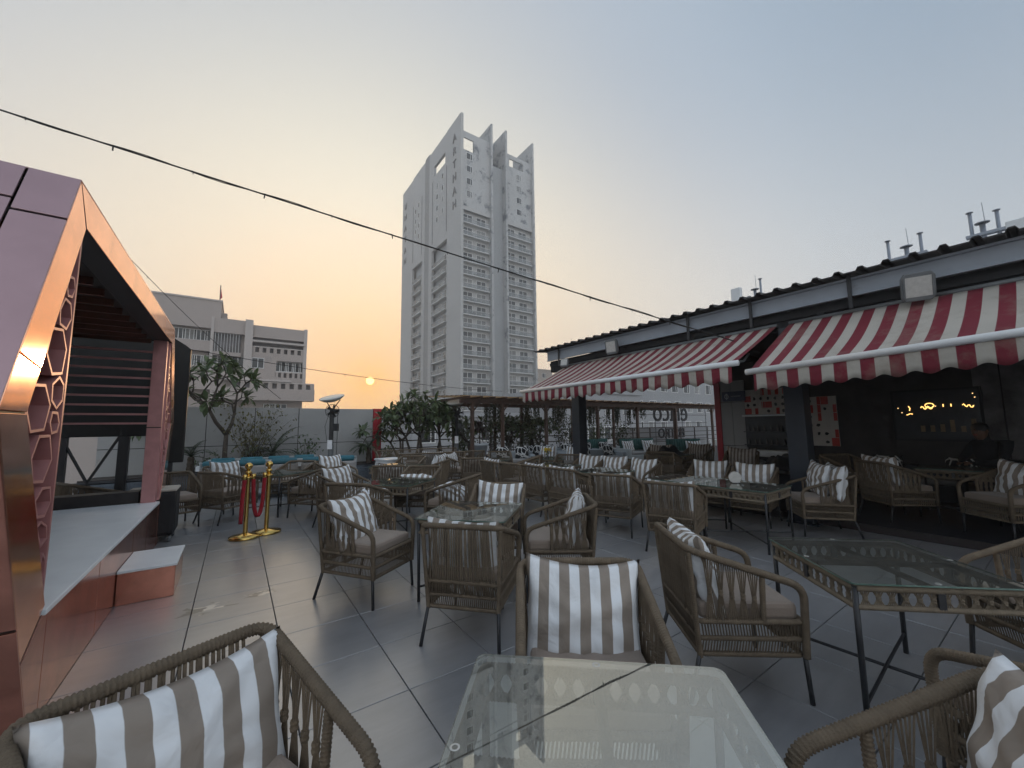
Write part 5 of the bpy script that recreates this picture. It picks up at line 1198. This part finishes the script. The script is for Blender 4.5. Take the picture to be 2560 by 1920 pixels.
bench('front blue bolstered bench in front of the grey panelled wall', -.62, 2.5, 10.45, 5, -6)
bench('rear blue bolstered bench tight against the stone planter', -.5, 1.75, 11.45, 4, -4)
# white side table in the far group
wt = thing('white_side_table', 'white plastic side table beside the farthest chair row', 'table', (3.35, 10.35, 0), 15)
B(-.3, .3, -.3, .3, .62, .66).build('top', 'white_paint', wt, bevel=.01); B(-.27, .27, -.27, .27, .55, .62).build('apron', 'white_paint', wt)
for sx_ in (-1, 1):
    for sy in (-1, 1): B(sx_ * .25 - .03, sx_ * .25 + .03, sy * .25 - .03, sy * .25 + .03, 0, .55).build('leg', 'white_paint', wt)

# ------------------------------------------------------------------ grey sofas under the pergola
def sofa(label, x, y, rz, L=1.5, mt='sofa_grey', cushions=2, cat_mt='c', channel=False):
    t = thing('box_sofa', label, 'sofa', (x, y, 0), rz, 'sofas under the pergola')
    B(-L / 2, L / 2, -.38, .38, .06, .36).build('base', mt, t, bevel=.015); B(-L / 2, L / 2, -.38, -.2, .36, .66).build('back', mt, t, bevel=.02)
    for s in (-1, 1): B(s * (L / 2 - .07) - .07, s * (L / 2 - .07) + .07, -.2, .38, .36, .58).build('arm', mt, t, bevel=.02)
    B(-L / 2 + .15, L / 2 - .15, -.19, .36, .36, .46).build('seat_pad', 'bench_grey', t, bevel=.03)
    if channel:
        for k in range(int(L / .09)): MB().tube([(-L / 2 + .06 + k * .09, -.2, .5), (-L / 2 + .06 + k * .09, -.24, .92)], .048, 7).build('back_channel', 'teal_dark', t, True)
    a = R(rz)
    for k in range(cushions):
        lx = -L / 2 + .35 + k * (L - .7) / max(1, cushions - 1); ly = -.1
        o = inst('cushion', PIL[cat_mt], None, (x + lx * math.cos(a) - ly * math.sin(a), y + lx * math.sin(a) + ly * math.cos(a), .64), (R(106), 0, R(rz + rnd.uniform(-12, 12))))
        pos = '' if cushions == 1 else (('left', 'right') if cushions == 2 else ('left', 'middle', 'right'))[k] + ' '
        tag(o, pos + ('cell-patterned' if cat_mt == 'c' else 'striped') + ' cushion on the ' + ' '.join(label.split()[:9]), 'cushion', 'cushions on the sofas')
    return t
sofa('grey box sofa nearest the white pot', 7.0, 10.0, 150, 1.3)
sofa('grey box sofa by the second pergola post', 8.3, 10.2, 180, 1.6, cushions=3)
sofa('grey box sofa behind the yellow flowers', 7.7, 8.6, 120, 1.5, cushions=2, cat_mt='s2')
sofa('grey box sofa at the foot of the slim steel post', 10.2, 10.4, 178, 1.7, cushions=3)
sofa('grey box sofa left of the green channelled sofas', 9.6, 8.9, 165, 1.6, cushions=2)
sofa('green channelled sofa left of the reversed letters', 11.2, 10.3, 178, 1.3, 'bench_frame', 1, 'c', True)
sofa('green channelled sofa in front of the reversed letters', 12.4, 9.4, 165, 1.6, 'bench_frame', 2, 's2', True)
sofa('green channelled sofa beside the red post', 13.0, 7.9, 150, 1.3, 'bench_frame', 1, 's2', True)
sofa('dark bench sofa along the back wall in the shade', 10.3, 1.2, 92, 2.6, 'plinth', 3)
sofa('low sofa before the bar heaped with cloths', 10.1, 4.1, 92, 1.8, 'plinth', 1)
def heap(name, label, loc, s, mt, seed, rz=0):
    r_ = random.Random(seed); mb = MB(); n_ = 22
    for j in range(n_ + 1):
        for i in range(n_ + 1):
            x = i / n_ * 2 - 1; y = j / n_ * 2 - 1; e = max(0, 1 - (x * x + y * y) ** 1.1); z = e * (.6 + .25 * math.sin(7 * x + seed) * math.sin(6 * y + seed * 2) + .15 * math.sin(15 * x * y + seed)) + r_.uniform(0, .05) * e
            mb.v.append((x * s[0] * (1 + .1 * math.sin(5 * y + seed)), y * s[1], max(0, z) * s[2]))
    for j in range(n_):
        for i in range(n_): a = j * (n_ + 1) + i; mb.f.append((a, a + 1, a + n_ + 2, a + n_ + 1))
    o = mb.build(name, mt, None, True); o.location = loc; o.rotation_euler = (0, 0, R(rz)); tag(o, label, 'cloth heap')
heap('cloth_heap', 'crumpled grey cloth heap on the sofa before the bar', (10.1, 4.6, .46), (.5, .45, .35), 'light_cloth', 1)
heap('cloth_heap', 'crumpled black cover heaped beside the steel post', (9.95, 3.75, .46), (.45, .45, .38), 'dark_cloth', 2)
heap('cloth_heap', 'black fabric pile on the shaded table under the far awning', (8.0, 5.3, .795), (.32, .32, .22), 'dark_cloth', 3)
heap('cloth_heap', 'tan canvas bag slumped behind the double table', (7.5, 4.2, .10), (.3, .35, .75), 'tan_bag', 4)
# flower vase
fv = thing('flower_vase', 'small glass vase of yellow flowers on a glass table', 'vase', (6.2, 7.4, .692)); MB().lathe([(0, 0), (.04, 0), (.045, .07), (.03, .11), (.036, .12)], 14).build('vase', 'rail_glass', fv, True)
fl = MB(); lf = MB(); r_ = random.Random(3)
for k in range(34):
    c = Vector((r_.gauss(0, .045), r_.gauss(0, .045), .17 + r_.uniform(-.03, .05))); 
    for q in range(6): leaf(fl, c, rv(r_) + Vector((0, 0, .5)), Vector((0, 0, 1)), .03, .022, .2, .2)
    leaf(lf, c - Vector((0, 0, .04)), rv(r_), Vector((0, 0, 1)), .06, .025, .2, .5)
fl.build('blossoms', 'flower', fv); lf.build('leaves', 'leaf', fv)

# ------------------------------------------------------------------ brass stanchions and rope
def stanchion(label, x, y):
    t = thing('brass_stanchion', label, 'stanchion', (x, y, 0), 0, 'brass stanchions')
    MB().lathe([(0, 0), (.185, 0), (.19, .012), (.185, .03), (.07, .05), (.04, .062), (0, .062)], 36).build('base', 'brass', t, True)
    MB().lathe([(.028, .05), (.028, .86), (.04, .865), (.04, .885), (.028, .89), (.022, .92), (0, .92)], 18).build('post', 'brass', t, True)
    MB().lathe([(0, .915)] + [(.048 * math.sin(a), .958 - .048 * math.cos(a)) for a in [.25 + i * .36 for i in range(8)]] + [(0, 1.006)], 20).build('ball', 'brass', t, True)
    MB().lathe([(.028, .79), (.05, .80), (.05, .815), (.028, .82)], 16).build('hook_ring', 'brass', t, True); return t
stanchion('nearer brass stanchion with the hanging end of the red rope', .17, 6.62); stanchion('farther brass stanchion holding the looped red rope', .42, 6.74)
vr = thing('velvet_rope', 'red velvet rope looped between the two brass stanchions', 'rope', (.2, 6.6, 0))
lp = fillet([(.03, .02, .80), (.05, .03, .42), (.085, .05, .27), (.125, .08, .27), (.155, .1, .42), (.17, .11, .80)], .1, 6); lp = resample(lp, .03); MB().tube(lp, .026, 10).build('loop', 'velvet', vr, True)
dl = [Vector((-.07, -.02, .80)), Vector((-.085, -.03, .5)), Vector((-.09, -.035, .2))]; MB().tube(resample(dl, .05), .026, 10).build('hanging_end', 'velvet', vr, True)
for p in (lp[0], lp[-1], dl[0]): MB().tube([p + Vector((0, 0, -.02)), p + Vector((0, 0, .05))], .029, 10).build('brass_cap', 'brass', vr, True)

# ------------------------------------------------------------------ seated person in the shade
def person(label, x, y, z, rz):
    t = thing('person', label, 'person', (x, y, z), rz)
    J = {'pel': (0, 0, .50), 'spi': (0, .04, .70), 'che': (0, .10, .93), 'nek': (0, .17, 1.07), 'hed': (0, .22, 1.17), 'top': (0, .23, 1.28), 'ls': (-.19, .10, 1.0), 'le': (-.24, .26, .78), 'lw': (-.10, .46, .74), 'lh': (-.06, .52, .74), 'rs': (.19, .10, 1.0), 're': (.24, .26, .78), 'rw': (.10, .46, .74), 'rh': (.06, .52, .74),
         'lp': (-.10, .04, .50), 'lk': (-.12, .46, .52), 'la': (-.12, .48, .09), 'lt': (-.12, .62, .04), 'rp': (.10, .04, .50), 'rk': (.12, .46, .52), 'ra': (.12, .48, .09), 'rt': (.12, .62, .04)}
    E_ = [('pel', 'spi'), ('spi', 'che'), ('che', 'nek'), ('nek', 'hed'), ('hed', 'top'), ('che', 'ls'), ('ls', 'le'), ('le', 'lw'), ('lw', 'lh'), ('che', 'rs'), ('rs', 're'), ('re', 'rw'), ('rw', 'rh'), ('pel', 'lp'), ('lp', 'lk'), ('lk', 'la'), ('la', 'lt'), ('pel', 'rp'), ('rp', 'rk'), ('rk', 'ra'), ('ra', 'rt')]
    rad = {'pel': .15, 'spi': .145, 'che': .16, 'nek': .058, 'hed': .085, 'top': .075, 'ls': .075, 'le': .05, 'lw': .032, 'lh': .036, 'rs': .075, 're': .05, 'rw': .032, 'rh': .036, 'lp': .1, 'lk': .065, 'la': .045, 'lt': .035, 'rp': .1, 'rk': .065, 'ra': .045, 'rt': .035}
    ks = list(J); me = bpy.data.meshes.new('body'); me.from_pydata([J[k] for k in ks], [(ks.index(a), ks.index(b)) for a, b in E_], []); me.materials.append(M['dark_cloth'])
    o = bpy.data.objects.new('body', me); col.objects.link(o); o.parent = t; sk = o.modifiers.new('skin', 'SKIN'); ss = o.modifiers.new('sub', 'SUBSURF'); ss.levels = 2; ss.render_levels = 2
    for i, k in enumerate(ks): v = me.skin_vertices[0].data[i]; v.radius = (rad[k], rad[k]); v.use_root = (k == 'pel')
    # face and hair
    hd = MB(); hd.lathe([(0, -.12)] + [(.082 * math.sin(a) * (1 if a < 1.6 else 1.0), -.02 - .118 * math.cos(a)) for a in [.3 + i * .3 for i in range(9)]] + [(0, .1)], 18); ho = hd.build('head', 'skin', t, True); ho.location = (0, .235, 1.21)
    nz = MB().tube([(0, .075, .03), (0, .10, -.02)], [.01, .016], 6); nz.build('nose', 'skin', ho, True)
    for s in (-1, 1): MB().lathe([(0, -.008), (.009, 0), (0, .008)], 8, (s * .03, .078)).build('eye', 'ink', ho); MB().tube([(s * .082, 0, .02), (s * .09, -.01, -.02)], [.018, .012], 6).build('ear', 'skin', ho, True)
    MB().tube([(-.022, .078, -.058), (.022, .078, -.058)], .006, 5).build('mouth', 'mural_red', ho)
    hr = MB(); hr.lathe([(.088, .0), (.094, .05), (.075, .1), (.03, .125), (0, .128)], 18, (0, -.012)); hr.build('hair', 'hair', ho, True)
    for s in (-1, 1):
        fg = MB()
        for q in range(4): fg.tube([(s * .06 - s * .02 + s * q * .012, .54, .742), (s * .05 - s * .02 + s * q * .012, .585 + (.01 if q in (1, 2) else 0), .735), (s * .045 - s * .02 + s * q * .012, .60 + (.012 if q in (1, 2) else 0), .715)], [.009, .008, .006], 6)
        fg.tube([(s * .03, .51, .75), (s * .01, .54, .755), (s * .0, .565, .748)], [.01, .009, .007], 6); fg.build('fingers', 'skin', t, True)
    return t
sc_ = thing('dark_seat', 'dark upholstered seat under the shaded person', 'chair', (9.35, .72, .1), 60); B(-.28, .28, -.25, .28, .08, .40).build('seat', 'plinth', sc_, bevel=.03); B(-.28, .28, -.34, -.24, .08, .78).build('backrest', 'plinth', sc_, bevel=.03)
person('person in dark clothes sitting in deep shade, facing left', 9.35, .72, .1, 60)

ms = thing('menu_stand', 'small round upright menu stand on the double table by the steel post', 'menu stand', (5.38, 2.62, .692), -50)
MB().prism([(.075 * math.cos(i * math.pi / 12), .075 + .075 * math.sin(i * math.pi / 12)) for i in range(24)], 'y', -.004, .004).build('disc', 'lamp_glass', ms); B(-.05, .05, -.03, .03, 0, .008).build('foot', 'black_steel', ms)
# ------------------------------------------------------------------ hazy evening air
hz = MB(); hz.box(-424, 424, -424, 424, -16.5, 82); hzm = bpy.data.materials.new('haze'); hzm.use_nodes = True; t = hzm.node_tree; t.nodes.clear()
hzm.cycles.homogeneous_volume = True
pv = N(t, 'ShaderNodeVolumePrincipled'); pv.inputs['Density'].default_value = .0016; pv.inputs['Color'].default_value = (.95, .95, .95, 1); pv.inputs['Anisotropy'].default_value = .25
ho_ = N(t, 'ShaderNodeOutputMaterial'); t.links.new(pv.outputs[0], ho_.inputs['Volume']); M['haze'] = hzm
tag(hz.build('haze', 'haze'), kind='stuff')
